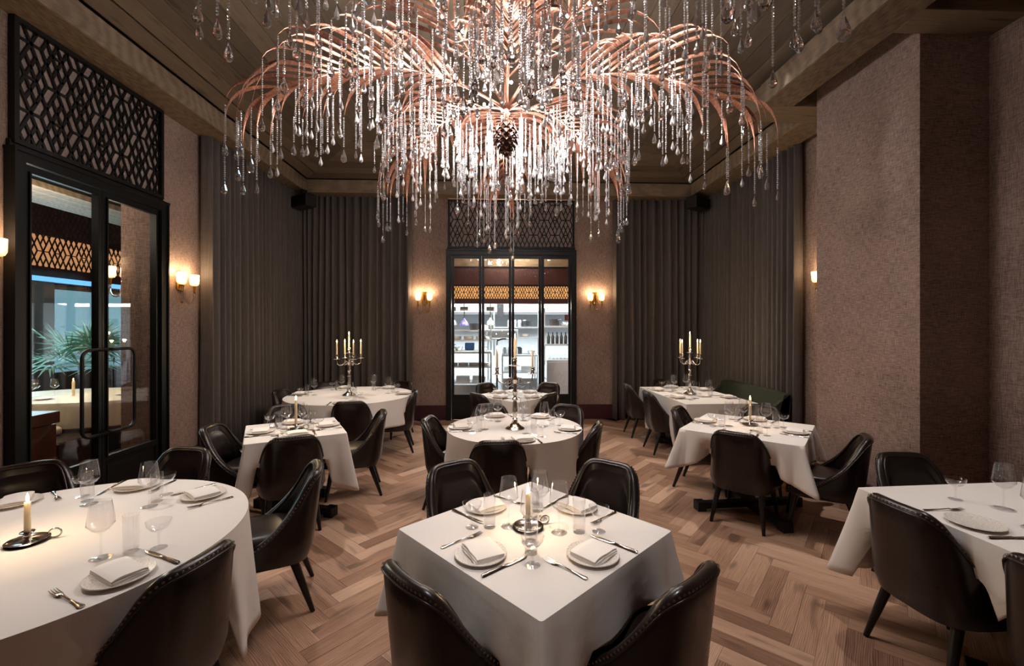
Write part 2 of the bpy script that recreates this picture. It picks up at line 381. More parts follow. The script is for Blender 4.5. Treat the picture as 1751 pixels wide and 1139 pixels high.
# ---------------------------------------------------------------- fretwork
def fret(w,h,u,Hh,bw,th,x0=0.,z0=0.,phx=0.,phz=0.):
    """star fretwork clipped to w x h in the local x-z plane: unit u, row spacing Hh, a star at (phx,phz)"""
    mb=MB(); segs=[]; dz=Hh/3
    def clip(a,b):
        t0,t1=0.,1.; d=(b[0]-a[0],b[1]-a[1])
        for p,q in((-d[0],a[0]),(d[0],w-a[0]),(-d[1],a[1]),(d[1],h-a[1])):
            if abs(p)<1e-9:
                if q<0: return None
            else:
                r=q/p
                if p<0: t0=max(t0,r)
                else: t1=min(t1,r)
        if t1-t0<1e-3: return None
        return (a[0]+d[0]*t0,a[1]+d[1]*t0),(a[0]+d[0]*t1,a[1]+d[1]*t1)
    L0=int(math.floor(-phz/dz))-1; L1=int(math.ceil((h-phz)/dz))+1
    K0=int(math.floor(-phx/u))-2; K1=int(math.ceil((w-phx)/u))+2
    def rel(k2,Lv):            # position in half units relative to the nearest star of row Lv (Lv multiple of 3), in 0..9
        return (k2-5*(Lv//3))%10
    for Lv in range(L0,L1+1):
        for k in range(K0,K1+1):
            k2=2*k+(Lv%2)
            for s in(-1,1):
                cut=False
                if Lv%3==0:
                    r=rel(k2,Lv); cut|=(r==8 and s==1) or (r==2 and s==-1)
                if (Lv+1)%3==0:
                    r=rel(k2+s,Lv+1); cut|=(r==8 and s==-1) or (r==2 and s==1)
                if not cut: segs.append(((phx+k2*u/2,phz+Lv*dz),(phx+(k2+s)*u/2,phz+(Lv+1)*dz)))
            if Lv%3==0:
                r=rel(k2,Lv)
                if r in(8,0,4): segs.append(((phx+k2*u/2,phz+Lv*dz),(phx+(k2+2)*u/2,phz+Lv*dz)))
    for a,bb in segs:
        c=clip(a,bb)
        if c: mb.bar((x0+c[0][0],0,z0+c[0][1]),(x0+c[1][0],0,z0+c[1][1]),bw,th,(0,1,0))
    return mb
# ---------------------------------------------------------------- left double doors (door_1)
def frame_rect(mb,x0,x1,z0,z1,wd,y0,y1):
    mb.box(x0,x1,y0,y1,z0,z0+wd); mb.box(x0,x1,y0,y1,z1-wd,z1); mb.box(x0,x0+wd,y0,y1,z0+wd,z1-wd); mb.box(x1-wd,x1,y0,y1,z0+wd,z1-wd)
def glazed_doors(name,W,H,nleaf,panel,loc,rz,handle=True,mid=0):
    root=thing(name,None,None,loc,rz); root['kind']='structure'
    mb=MB(); mb.box(-.03,.045,-.06,.06,0,H+.05); mb.box(W-.045,W+.03,-.06,.06,0,H+.05); mb.box(.045,W-.045,-.06,.06,H-.02,H+.05)
    mb.box(-.05,W+.05,-.08,.02,H+.05,H+.075); mb.box(-.03,W+.03,-.02,.05,H+.05,H+.13); mb.box(-.045,-.03,-.075,.02,0,H+.05); mb.box(W+.03,W+.045,-.075,.02,0,H+.05)
    mb.build('door_frame',M['black'],root)
    x0=.05; lw=(W-.10)/nleaf
    for i in range(nleaf):
        a=x0+i*lw+.003; b=a+lw-.006
        mb=MB(); st=.036
        mb.box(a,a+st,-.03,.03,.01,H-.025); mb.box(b-st,b,-.03,.03,.01,H-.025)
        mb.box(a+st,b-st,-.03,.03,H-.075,H-.025); mb.box(a+st,b-st,-.02,.02,.01,panel-.03); mb.box(a+st,b-st,-.03,.03,panel-.04,panel)
        # fine beads round the pane
        f=.012; frame_rect(mb,a+st,b-st,panel,H-.075,f,-.045,-.03)
        mb.box(a+st,b-st,-.042,-.03,panel-.055,panel-.045); mb.box(a+st+.02,b-st-.02,-.026,-.02,.06,panel-.08)
        lf=mb.build('door_leaf',M['black'],root)
        MB().box(a+st-.004,b-st+.004,-.005,.005,panel-.004,H-.071).build('pane',M['pane'],lf)
        if handle:
            s=1 if i%2==0 else -1; hx=(b-.018) if i%2==0 else (a+.018); 
            e=hx-s*.25; zt,zb_,r=1.50,.74,.07; Y=-.10
            P=[(hx,-.03,zt),(hx,Y,zt)]
            for t in range(0,7): an=PI/2*t/6; P.append((e+s*(r-r*math.sin(an)),Y,zt-r+r*math.cos(an)))
            for t in range(0,7): an=PI/2*t/6; P.append((e+s*(r-r*math.cos(an)),Y,zb_+r-r*math.sin(an)))
            P+=[(hx,Y,zb_),(hx,-.03,zb_)]
            MB().tube(P,.014,8).build('door_handle',M['black'],lf,True)
    return root
# local x runs along the door, local -y faces the dining room
D1=glazed_doors('door_1',1.44,2.98,2,.50,(XL+.01,3.41,0),R(90))
D2=glazed_doors('door_2',2.30,3.05,4,.46,(-.865,YB-.01,0),0,False)
def lattice_panel(name,label,w,h,loc,rz,u,Hh,bw,px,pz):
    t=thing(name,label,'lattice panel',loc,rz)
    mb=MB(); frame_rect(mb,0,w,0,h,.035,-.03,.02); mb.build('panel_frame',M['lattice'],t)
    fret(w-.07,h-.07,u,Hh,bw,.010,.035,.035,px,pz).build('fretwork',M['lattice'],t)
    MB().box(.01,w-.01,.012,.02,.01,h-.01).build('backing',M['panelback'],t); return t
lattice_panel('lattice_panel','dark bronze fretwork panel above the left glass doors',1.47,.962,(XL+.02,3.395,3.09),R(90),.083,.270,.021,.105,.79)
lattice_panel('lattice_panel','dark bronze fretwork panel above the rear kitchen doors',2.33,.90,(-.88,YB-.02,3.15),0,.080,.276,.017,.335,.775)
# ---------------------------------------------------------------- curtains
def curtain(label,p0,p1,seed,z1=4.22):
    rnd=random.Random(seed); p0=Vector(p0); p1=Vector(p1); Ln=(p1-p0).length; t=(p1-p0)/Ln; nn=Vector((-t.y,t.x,0))
    xs=[0]; 
    while xs[-1]<Ln: xs.append(xs[-1]+rnd.choice((.08,.10,.12,.15,.18)))
    sc=Ln/xs[-1]; xs=[x*sc for x in xs]
    amps=[rnd.uniform(.045,.085) for _ in xs]; drift=[rnd.uniform(-.02,.02) for _ in xs]
    rows=[]
    for zi in range(9):
        f=zi/8; z=.012+(z1-.012)*f; row=[]
        for i in range(len(xs)-1):
            for k in range(8):
                u=k/8; x=xs[i]+(xs[i+1]-xs[i])*u
                a=(amps[i]*(1-u)+amps[i+1]*u)*(1.25-.35*f); sgn=math.cos(2*PI*u); sgn=math.copysign(abs(sgn)**.75,sgn)
                dx=(drift[i]*(1-u)+drift[i+1]*u)*math.sin(f*3.2+i)
                row.append(p0+t*min(max(x+dx,0),Ln)+nn*(a*sgn)+Vector((0,0,z)))
        rows.append(row)
    mb=MB(); mb.grid(rows)
    o=mb.build('curtain',M['curtain'],None,True); md=o.modifiers.new('thick','SOLIDIFY'); md.thickness=.006
    return tag(o,label,'curtain','floor length curtains')
curtain('grey brown full height curtain hung along the left wall past the sconce',(XL+.11,5.45,0),(XL+.11,7.90,0),1)
curtain('grey brown full height curtain left of the rear kitchen doors',(-3.52,YB-.13,0),(-1.52,YB-.13,0),2)
curtain('grey brown full height curtain right of the rear kitchen doors',(2.15,YB-.13,0),(3.86,YB-.13,0),3)
curtain('grey brown full height curtain along the right wall behind the green banquette',(XR-.11,7.9,0),(XR-.11,5.42,0),4)
# speakers
def speaker(label,loc,rz):
    t=thing('speaker',label,'speaker',loc,R(rz),'wall speakers')
    MB().box(-.21,.21,-.10,.10,-.10,.10,None,.012).build('cabinet',M['dark'],t)
    MB().box(-.195,.195,-.112,-.10,-.085,.085).build('grille',M['black'],t)
    MB().box(-.02,.02,-.05,.05,.09,4.048-loc[2]).build('bracket',M['black'],t)
speaker('small black speaker below the beam in the rear corner by the left curtain',(-3.27,7.55,3.84),-32)
speaker('small black speaker below the beam in the rear corner by the right curtain',(3.55,7.55,3.88),32)
# ---------------------------------------------------------------- sconces
def sconce(label,loc,rz):
    # local: wall at y=0, projects to -y
    t=thing('wall_sconce',label,'sconce',loc,rz,'brass and glass wall sconces')
    MB().box(-.05,.05,-.022,0,-.11,.11,None,.006).box(-.028,.028,-.034,-.022,-.085,.085,None,.004).build('backplate',M['brass'],t)
    MB().box(-.006,.006,-.045,-.02,-.05,.06).build('key_slot',M['lattice'],t)
    for s in(-1,1):
        x=s*.105; y=-.10
        P=[(s*.02,-.03,-.09)]
        P=[(s*.02,-.04,-.05),(s*.02,-.045,-.14),(s*.022,-.05,-.20)]
        for k in range(1,8):
            a=PI*k/8; P.append((s*(.0625-.042*math.cos(a)),-.05-.05*k/8,-.20-.055*math.sin(a)))
        P+=[(x,y,-.20),(x,y,-.115)]
        MB().tube(P,.011,8).build('glass_arm',M['tube'],t,True)
        MB().lathe([(.014,-.125),(.014,-.07),(.022,-.062),(.022,-.055),(0,-.055)],12,Matrix.Translation((x,y,0))).build('brass_cup',M['brass'],t,True,40)
        sh=MB().lathe([(.012,-.056),(.036,-.045),(.047,-.02),(.049,.075),(.045,.075),(.043,-.018),(.032,-.040),(.012,-.050)],48,Matrix.Translation((x,y,0)),.045,16).build('shade',M['shade'],t,True)
        MB().lathe([(0,-.03),(.012,-.025),(.020,.005),(.016,.03),(0,.042)],10,Matrix.Translation((x,y,0))).build('bulb',M['scbulb'],sh,True)
        m=Matrix.Translation(Vector(loc))@Matrix.Rotation(rz,4,'Z')
        point('sconce_lamp',m@Vector((x,y,.088)),SC_W,WARM,.03)
sconce('brass and glass double sconce between the left doors and the left curtain',(XL,5.16,2.24),R(90))
sconce('brass and glass double sconce before the left doors, half out of view',(XL,3.13,2.26),R(90))
sconce('brass and glass double sconce just left of the kitchen doors',(-1.31,YB,2.24),0)
sconce('brass and glass double sconce just right of the kitchen doors',(1.84,YB,2.24),0)
sconce('brass and glass double sconce half hidden behind the right pillar',(XR,5.04,2.30),R(-90))
# ---------------------------------------------------------------- dining chair
PLAN=[(0,0,-.262,.825,.300),(.15,.085,-.260,.825,.300),(.27,.150,-.247,.815,.302),(.36,.196,-.214,.770,.306),(.44,.226,-.165,.670,.312),(.54,.243,-.095,.560,.318),(.68,.250,.005,.465,.322),(.84,.248,.120,.410,.326),(1.,.238,.245,.388,.330)]
def plan(t):
    x,y,zt,zb=cr(PLAN,abs(t)); s=1 if t>=0 else -1
    e=.004; a=cr(PLAN,max(abs(t)-e,0)); b=cr(PLAN,min(abs(t)+e,1)); dx,dy=b[0]-a[0],b[1]-a[1]; l=math.hypot(dx,dy) or 1
    return s*x,y,zt,zb,(s*dy/l,-dx/l)
def shell_pt(t,z,inn):
    x,y,zt,zb,n=plan(t); h=max(0,(z-.3)/.52); wt=max(0,1-(abs(t)/.8)**2)
    y2=y-.085*h*wt; v=min(1,max(0,(z-zb)/(zt-zb))); b=.022*min(1,v/.10)**.6*(1-v)
    return Vector((x+n[0]*(b-inn),y2+n[1]*(b-inn),z))
def make_chair():
    root=thing('dining_chair','x','chair',(0,0,0),0,'dark brown leather dining chairs')
    NS=26; T=.048; r=T/2; ts=[-1+2*i/(2*NS) for i in range(2*NS+1)]
    rows=[];eo=[];ei=[]
    for t in ts:
        x,y,zt,zb,n=plan(t); row=[]
        for k in range(7): row.append(shell_pt(t,zb+(zt-r-zb)*k/6,0))
        top=shell_pt(t,zt-r,0); eo.append(top)
        for k in range(1,5):
            a=PI*k/5; p=shell_pt(t,zt-r,0); row.append(Vector((p.x-n[0]*r*(1-math.cos(a)),p.y-n[1]*r*(1-math.cos(a)),p.z+r*math.sin(a))))
        ei.append(shell_pt(t,zt-r,T))
        for k in range(5): row.append(shell_pt(t,zt-r+(min(.40,zt-r-.01)-zt+r)*k/4,T+.004*k))
        rows.append(row)
    MB().grid(rows,False,False,False).add(rows[0],[tuple(range(len(rows[0])))]).add(rows[-1],[tuple(range(len(rows[-1])))]).build('shell',M['leather'],root,True,50)
    mb=MB()
    def off(pts,ts,d,up): 
        out=[]
        for p,t in zip(pts,ts):
            n=plan(t)[4]; out.append(p+Vector((n[0]*d,n[1]*d,up)))
        return out
    mb.tube(off(eo,ts,.002,-.004),.005,5); mb.tube(off(ei,ts,-.001,.002),.0085,6)
    mb.build('piping',M['piping'],root,True)
    nb=MB(); path=off(eo,ts,.001,.011); acc=0
    for i in range(len(path)-1):
        a,b=path[i],path[i+1]; l=(b-a).length; n=plan(ts[i])[4]; N3=Vector((n[0],n[1],0)); tt=(b-a).normalized(); bb=N3.cross(tt)
        while acc<l:
            c=a+tt*acc; q=.0054; nb.add([c+tt*q,c+(tt+bb)*q*.7,c+bb*q,c+(bb-tt)*q*.7,c-tt*q,c-(tt+bb)*q*.7,c-bb*q,c+(tt-bb)*q*.7,c+N3*.003+Vector((0,0,.003))],[(k,(k+1)%8,8) for k in range(8)]); acc+=.0205
        acc-=l
    tag(nb.build('nailhead_trim',M['nail'],root,True),kind='stuff')
    # inner back pad (arched)
    rows=[]; n=14
    for i in range(n+1):
        t=-.44+.88*i/n; x,y,zt,zb,nn=plan(t); ztp=zt-.055-.10*(abs(t)/.44)**4; row=[]
        for k in range(9):
            f=k/8; z=.455+(ztp-.455)*f; e=min(f,1-f if True else 1,(1-abs(t)/.44)*1.2); bul=.022*min(1,max(0,e)*6)**.5
            row.append(shell_pt(t,z,T-.004+bul+.012*(1-f)))
        rows.append(row)
    MB().grid(rows).build('inner_back',M['leather'],root,True)
    # seat cushion
    rows=[]; K=28
    for sc_,z in((.90,.355),(1.,.375),(1.02,.425),(1.,.462),(.93,.476),(.7,.484),(.4,.488),(.001,.489)):
        row=[]
        for k in range(K):
            a=2*PI*k/K; ca,sa=math.cos(a),math.sin(a); row.append(((abs(ca)**.55*math.copysign(.212,ca))*sc_,.045+(abs(sa)**.55*math.copysign(.225,sa))*sc_,z))
        rows.append(row)
    MB().grid(rows,True,True,False).build('seat',M['leather'],root,True)
    mb=MB(); rows=[]
    for z,sc_ in((.296,.9),(.305,.97),(.36,.97)):
        row=[]
        for k in range(K):
            a=2*PI*k/K; ca,sa=math.cos(a),math.sin(a); row.append(((abs(ca)**.5*math.copysign(.225,ca))*sc_,.0+(abs(sa)**.5*math.copysign(.25,sa))*sc_,z))
        rows.append(row)
    mb.grid(rows,True,True,True).build('seat_base',M['leather'],root,True,50)
    for sx in(-1,1):
        for sy in(-1,1):
            top=(sx*.165,sy*.175,.325); ft=(sx*.205,sy*(.285 if sy<0 else .235),0)
            MB().tube([top,tuple(top[i]+(ft[i]-top[i])*.5 for i in range(3)),ft],[.026,.021,.013],8).build('leg',M['leg'],root,True,50)
    return root
chair=Proto(make_chair())
def put_chair(bx_,by_,face,label):
    a=R(face); f=Vector((math.cos(a),math.sin(a)))
    o=chair((bx_+f.x*.335,by_+f.y*.335,0),a-PI/2,label); return o
# chairs: back-top position, facing, label
CHAIRS=[
 (-.30,2.88,-56,'brown leather chair at the far left side of the front centre square table'),
 (.77,2.85,-130,'brown leather chair at the far right side of the front centre square table'),
 (-.342,1.552,42,'brown leather chair at the near left side of the front centre square table'),
 (.735,1.51,130,'brown leather chair at the near right side of the front centre square table'),
 (-1.12,1.72,167,'brown leather chair nearest the viewer at the large round table by the left doors'),
 (-1.13,2.86,203,'brown leather chair seen side-on at the right of the large round table'),
 (-3.05,2.95,-48,'brown leather chair behind the candle of the large round table'),
 (-2.24,3.30,-98,'brown leather chair in front of the left doors at the large round table'),
 (-2.60,4.02,6,'brown leather chair between the curtain and the left square table'),
 (-1.635,3.57,116,'brown leather chair with its back to the viewer at the left square table'),
 (-1.17,4.66,197,'brown leather chair at the right side of the left square table'),
 (-2.40,5.08,-62,'brown leather chair behind the glasses of the left square table'),
 (-1.735,5.24,100,'brown leather chair with its back to the viewer at the rear left round table'),
 (-1.11,6.16,190,'brown leather chair at the right side of the rear left round table'),
 (-1.50,7.25,-118,'brown leather chair behind the rear left round table, close to the wall'),
 (-2.75,7.15,-58,'brown leather chair behind the rear left round table, by the curtains'),
 (-3.10,6.30,-8,'brown leather chair at the left end of the rear left round table'),
 (.02,3.37,93,'brown leather chair with its back to the viewer at the central round table'),
 (-.70,4.30,-8,'brown leather chair seen side-on at the left of the central round table'),
 (.96,3.95,160,'brown leather chair at the right front of the central round table'),
 (-.09,5.05,-72,'brown leather chair behind the left glasses of the central round table'),
 (.84,4.95,-126,'brown leather chair behind the right glasses of the central round table'),
 (-.28,5.80,37,'brown leather chair at the near left of the small table before the kitchen doors'),
 (.76,5.80,143,'brown leather chair at the near right of the small table before the kitchen doors'),
 (-.20,6.93,-50,'brown leather chair at the far left of the small table before the kitchen doors'),
 (.88,6.93,-130,'brown leather chair at the far right of the small table before the kitchen doors'),
 (2.03,6.82,0,'brown leather chair on the left of the long rear right table, farther one'),
 (2.05,5.93,0,'brown leather chair on the left of the long rear right table, nearer one'),
 (2.80,7.30,-90,'brown leather chair at the far end of the long rear right table'),
 (1.995,3.575,46,'brown leather chair with its back to the viewer at the right square table'),
 (3.03,3.42,146,'brown leather chair seen side-on between the pillar and the right square table'),
 (1.98,4.78,-38,'brown leather chair at the far left of the right square table'),
 (3.02,4.86,-125,'brown leather chair behind the right square table by the curtain'),
 (2.84,2.98,-95,'brown leather chair at the far end of the front right table'),
 (2.00,2.12,4,'brown leather chair on the aisle side of the front right table, whole back visible'),
 (2.02,1.50,4,'brown leather chair on the aisle side of the front right table, cut by the frame')]
def sm(a,b,x):
    t=min(1,max(0,(x-a)/(b-a))); return t*t*(3-2*t)
def drape(mb,c,rz):
    """the hanging cloth rests on the seats and arms of chairs pushed under it"""
    m=Matrix.Translation((c[0],c[1],0))@Matrix.Rotation(R(rz),4,'Z'); mi=m.inverted()
    L_=[]
    for bx_,by_,face,_ in CHAIRS:
        a=R(face); f=Vector((math.cos(a),math.sin(a),0))
        if (Vector((bx_,by_,0))-Vector((c[0],c[1],0))).length<1.6: L_.append((Matrix.Translation((bx_+f.x*.335,by_+f.y*.335,0))@Matrix.Rotation(a-PI/2,4,'Z')))
    if not L_: return
    inv=[(x,x.inverted()) for x in L_]; out=[]
    for p in mb.v:
        q=m@Vector(p)
        if q.z<TOP-.02:
            for x,xi in inv:
                l=xi@q
                if abs(l.x)<.36 and -.45<l.y<.36:
                    wx=1-sm(.258,.315,abs(l.x)); wf=1-sm(.27,.34,l.y)
                    yin=-.165-.085*max(0,(l.z-.3)/.52)+.55*max(0,abs(l.x)-.13)**1.3
                    if l.y<yin: l.y=l.y+(yin-l.y)*wx*(1-sm(.62,.725,q.z))
                    lift=.505+.06*sm(.10,.25,abs(l.x))*(1-sm(-.2,.1,l.y))
                    if l.z<lift: l.z=l.z+(lift-l.z)*min(wx,wf)
                    q=x@l
        out.append(tuple(mi@q))
    mb.v=out
# ---------------------------------------------------------------- tables and cloths
TOP=.755
def outline_square(w,h,rz,cr_=.007,n=30):
    """points, normals and distance to nearest corner with its diagonal"""
    pts=[]
    cs=[(w/2,h/2),(-w/2,h/2),(-w/2,-h/2),(w/2,-h/2)]
    for i in range(4):
        a=Vector(cs[i]); b=Vector(cs[(i+1)%4]); t=(b-a).normalized(); nn=Vector((t.y,-t.x)); L_=(b-a).length
        for k in range(n):
            u=k/n; u=.5-.5*math.cos(PI*u) if True else u
            d=u*L_; dc=min(d,L_-d); c=a if d<L_/2 else b; dg=c.normalized() if False else Vector((math.copysign(1,c.x),math.copysign(1,c.y))).normalized()
            p=a+t*d; pull=max(0,cr_-dc); p=p-dg*pull*.6
            pts.append((p,nn if dc>cr_ else (nn*(dc/cr_)+dg*(1-dc/cr_)).normalized(),dc,dg))
    return pts
def cloth_square(w,h,d,dcorner,flare,seed,pleat=.009):
    rnd=random.Random(seed); P=outline_square(w,h,0); rows=[]; n=len(P); ph=rnd.uniform(0,6); K=12
    top=TOP+.004
    rows.append([(p.x*.001,p.y*.001,top) for p,_,_,_ in P]); rows.append([(p.x*.5,p.y*.5,top) for p,_,_,_ in P]); rows.append([(p.x*.985,p.y*.985,top) for p,_,_,_ in P])
    for k in range(K+1):
        f=k/K; row=[]
        for i,(p,nn,dc,dg) in enumerate(P):
            wq=max(0,1-dc/(1.25*d)); q=dc/d
            dr=d+(dcorner-d)*wq**1.15
            inw=-.35*flare*math.exp(-((q-.85)/.4)**2)
            o=.006+f**1.1*(.018+flare*wq**1.6+inw*f)+.30*flare*f**1.3*(math.cos(2*PI*q/.62)-1)*math.exp(-((q-.31)/.22)**2)+pleat*f*math.sin(i*.75+ph)*(1-wq*.6)*.9+.016*f*math.sin(i*.31+ph*2)*(1-wq)
            dirv=(nn*(1-wq*.9)+dg*wq*.9).normalized()
            z=top-.004*(1-math.cos(min(1,f*6)*PI/2))-dr*f+.010*f*math.sin(i*.42+ph*3)*(1-wq)
            if k==0: z=top-.001; o=.004
            row.append((p.x+dirv.x*o,p.y+dirv.y*o,z))
        rows.append(row)
    mb=MB(); mb.grid(rows,True); return mb
def cloth_round(rx,ry,d,nf,amp,seed):
    rnd=random.Random(seed); n=168; rows=[]; top=TOP+.004; ph=[rnd.uniform(0,6) for _ in range(4)]; K=12
    for s in(.001,.5,.985): rows.append([(rx*s*math.cos(2*PI*i/n),ry*s*math.sin(2*PI*i/n),top) for i in range(n)])
    for k in range(K+1):
        f=k/K; row=[]
        for i in range(n):
            a=2*PI*i/n; wv=math.sin(nf*a+ph[0]+1.2*math.sin(2*a+ph[1]))+.45*math.sin((nf*1.0+3)*a+ph[2]); wv=wv if wv<0 else wv**1.0
            o=.005+f*.03+amp*f**1.2*(wv+.4); z=top-(.001 if k==0 else .004)-d*f
            row.append(((rx+o)*math.cos(a),(ry+o)*math.sin(a),z))
        rows.append(row)
    mb=MB(); mb.grid(rows,True); return mb
def table(name,label,clabel,c,rz,shape,size,cl):
    t=thing('dining_table',label,'table',(c[0],c[1],0),R(rz),'cloth covered dining tables')
    if shape=='sq':
        w,h=size; MB().box(-w/2+.03,w/2-.03,-h/2+.03,h/2-.03,TOP-.03,TOP).build('tabletop',M['leg'],t)
        cmb=cloth_square(w,h,*cl)
    else:
        rx,ry=size; MB().lathe([(.94,TOP-.03),(.955,TOP-.026),(.955,TOP)],64,Matrix.Diagonal((rx,ry,1,1))).build('tabletop',M['leg'],t)
        cmb=cloth_round(rx,ry,*cl)
    MB().box(-.05,.05,-.05,.05,.06,TOP-.035).build('pedestal',M['black'],t)
    hb=min(size)*(.40 if shape=='sq' else .5)
    if shape=='sq': hb=min(size)*.52
    for k in range(2):
        m=Matrix.Rotation(PI/4+k*PI/2 if shape=='sq' else k*PI/2,4,'Z')
        MB().box(-hb,hb,-.035,.035,.02,.075,m).box(-hb-.02,-hb+.06,-.045,.045,0,.085,m).box(hb-.06,hb+.02,-.045,.045,0,.085,m).build('foot_bar',M['black'],t)
    drape(cmb,c,rz)
    o=cmb.build('tablecloth',M['cloth'],None,True,70); o.location=(c[0],c[1],0); o.rotation_euler=(0,0,R(rz))
    md=o.modifiers.new('thick','SOLIDIFY'); md.thickness=.0015; md.offset=1
    tag(o,clabel,'tablecloth','white tablecloths')
NAME={1:'front centre table',2:'large round table',3:'left square table',4:'rear left round table',5:'central round table',6:'table before the kitchen doors',7:'long rear right table',8:'right square table',9:'front right table'}
def Tn(i): return NAME[i]
table('t','dark table under the front centre square white cloth','white cloth with one corner toward the viewer on the front centre square table',(.178,2.02),-3,'sq',(.89,.89),(.24,.33,.10,11)) if False else None
TB={1:((.178,2.02),42,'sq',(.89,.89),(.24,.40,.095,11)),2:((-2.05,1.95),-48,'ro',(.80,.84),(.60,13,.019,12)),3:((-1.86,4.10),28,'sq',(.78,.78),(.33,.50,.10,13)),
4:((-2.03,6.17),0,'ro',(.84,.84),(.34,13,.020,14)),5:((.175,4.12),0,'ro',(.625,.625),(.50,11,.020,15)),6:((.27,6.05),45,'sq',(.84,.84),(.30,.42,.08,16)),
7:((2.76,6.05),2,'sq',(.92,1.56),(.56,.60,.05,17)),8:((2.38,4.03),49,'sq',(.96,.96),(.23,.36,.13,18)),9:((2.70,1.65),3,'sq',(1.06,1.72),(.40,.52,.13,19))}
for i,(c,rz,sh,sz,cl) in TB.items():
    table('t','dark pedestal table under the white cloth of the '+Tn(i),'white linen tablecloth draped over the '+Tn(i),c,rz,sh,sz,cl)
for b in CHAIRS: put_chair(*b)
# green banquette
t=thing('banquette','green velvet banquette bench behind the long rear right table','bench',(3.45,6.25,0),0)
rows=[]
for i in range(13):
    y=-.78+1.56*i/12; e=abs(i-6)/6; zt=.86-.02*e**6
    rows.append([(.28,y,.02),(.30,y,.45),(.34,y,zt-.02),(.31,y,zt),(.25,y,zt-.015),(.16,y,.47),(.14,y,.40)])
MB().grid(rows).add(rows[0],[tuple(range(7))]).add(rows[-1],[tuple(range(7))]).build('backrest',M['green'],t,True,40)
for s in(-1,1):
    a=s*.78; MB().add([(.34,a,.84),(.30,a,.02),(-.22,a,.02),(-.22,a,.44),(.02,a,.60),(.34,a-s*.06,.84),(.30,a-s*.06,.02),(-.22,a-s*.06,.02),(-.22,a-s*.06,.44),(.02,a-s*.06,.60)],[(0,1,2,3,4),(9,8,7,6,5)]+[(k,(k+1)%5,5+(k+1)%5,5+k) for k in range(5)]).build('end_wing',M['green'],t)
MB().box(-.22,.18,-.72,.72,.30,.46,None,.03).build('seat_cushion',M['green'],t,True,40)
MB().box(-.20,.28,-.74,.74,.0,.30).build('plinth',M['dark'],t)
# ---------------------------------------------------------------- tableware prototypes
def tproto(name,cat,group,parts):
    root=None
    for i,(pn,mb,mat,sm) in enumerate(parts):
        if i==0: root=mb.build(pn,mat,None,True,sm); root.name=name; tag(root,'x',cat,group)
        else: mb.build(pn,mat,root,True,sm)
    return Proto(root)
pl=MB().lathe([(.001,.004),(.06,.004),(.066,.0),(.070,.003),(.075,.006),(.075,.009),(.068,.007),(.001,.007)],36)
pr_=MB().lathe([(.074,.005),(.106,.014),(.108,.016),(.106,.018),(.074,.009)],40)
P_plate=tproto('dinner_plate','plate','dinner plates',[('well',pl,M['plate'],40),('rim',pr_,M['rim'],40)])
def napkin_mb(w,d,h):
    """folded cloth: three soft layers, rounded at the fold (+y), edges slightly fanned"""
    mb=MB(); th=h/3
    for k in range(3):
        z0=.010+k*th; rows=[]
        fan=.0035*(2-k); sk=.04*(k-1)
        for i in range(13):
            u=-1+2*i/12; x=u*w/2; e=max(0,abs(u)-.75)/.25
            sag=-.0022*e*e+.0012*math.sin(3*u+k)+(.0015*(1-u*u) if k==2 else 0)
            y0=-d/2-fan+.0015*math.sin(5*u+2*k); y1=d/2; t=th*(1-.18*e*e)
            pr=[(y0,z0),(y0-.0012,z0+t*.5),(y0,z0+t*.96)]+[(y0+(y1-y0)*f,z0+t*(.96+.06*math.sin(PI*f))) for f in (.25,.5,.75)]
            for a in range(1,6):
                an=PI*a/6; pr.append((y1+math.sin(an)*t*.55,z0+t*(.5+.5*math.cos(an))))
            pr+=[(y1,z0)]
            rows.append([(x+sk*(p[0])*.3,p[0],p[1]+sag) for p in pr])
        mb.grid(rows,True,True,True)
    return mb
P_napA=tproto('folded_napkin','napkin','folded white napkins',[('napkin',napkin_mb(.155,.118,.022),M['napkin'],60)])
P_napB=tproto('folded_napkin','napkin','folded white napkins',[('napkin',napkin_mb(.112,.170,.022),M['napkin'],60)])
wg=[(.001,.0),(.036,.0),(.038,.002),(.034,.004),(.010,.007),(.0045,.014),(.0038,.05),(.0042,.098),(.012,.106),(.030,.118),(.0465,.140),(.0440,.165),(.0350,.232),(.0340,.232),(.0430,.165),(.0455,.1405),(.029,.1205),(.010,.110),(.001,.109)]
P_wine=tproto('wine_glass','glass','wine glasses',[('wine_glass',MB().lathe(wg,24),M['glass'],40)])
tg=[(.001,.0),(.027,.0),(.028,.002),(.0285,.155),(.0272,.155),(.0260,.016),(.001,.012)]
P_tumb=tproto('highball_glass','glass','highball glasses',[('highball_glass',MB().lathe(tg,48,None,.02,12),M['glass'],40)])
cg=[(.001,0),(.030,0),(.031,.002),(.010,.006),(.006,.014),(.0045,.03),(.005,.062),(.010,.072),(.032,.083),(.044,.102),(.0465,.118),(.0455,.118),(.043,.103),(.031,.086),(.009,.077),(.001,.076)]
P_coupe=tproto('coupe_glass','glass','coupe glasses',[('coupe_glass',MB().lathe(cg,24),M['glass'],40)])
def fork_mb():
    mb=MB(); prof=[(-.105,.0085,.0035),(-.095,.011,.004),(-.080,.0085,.004),(-.055,.0055,.005),(-.02,.0035,.006),(.02,.0035,.009),(.035,.0065,.009),(.045,.0115,.006),(.058,.0125,.004)]
    rows=[[(-w,y,z),(-w*.6,y,z+.0022),(w*.6,y,z+.0022),(w,y,z),(w*.6,y,z-.0012),(-w*.6,y,z-.0012)] for y,w,z in prof]; mb.grid(rows,True,True,True)
    for k in range(4):
        x=-.0105+.007*k; mb.tube([(x,.056,.0045),(x*1.02,.08,.0055),(x*.98,.105,.010)],[.0021,.0019,.001],5)
    return mb
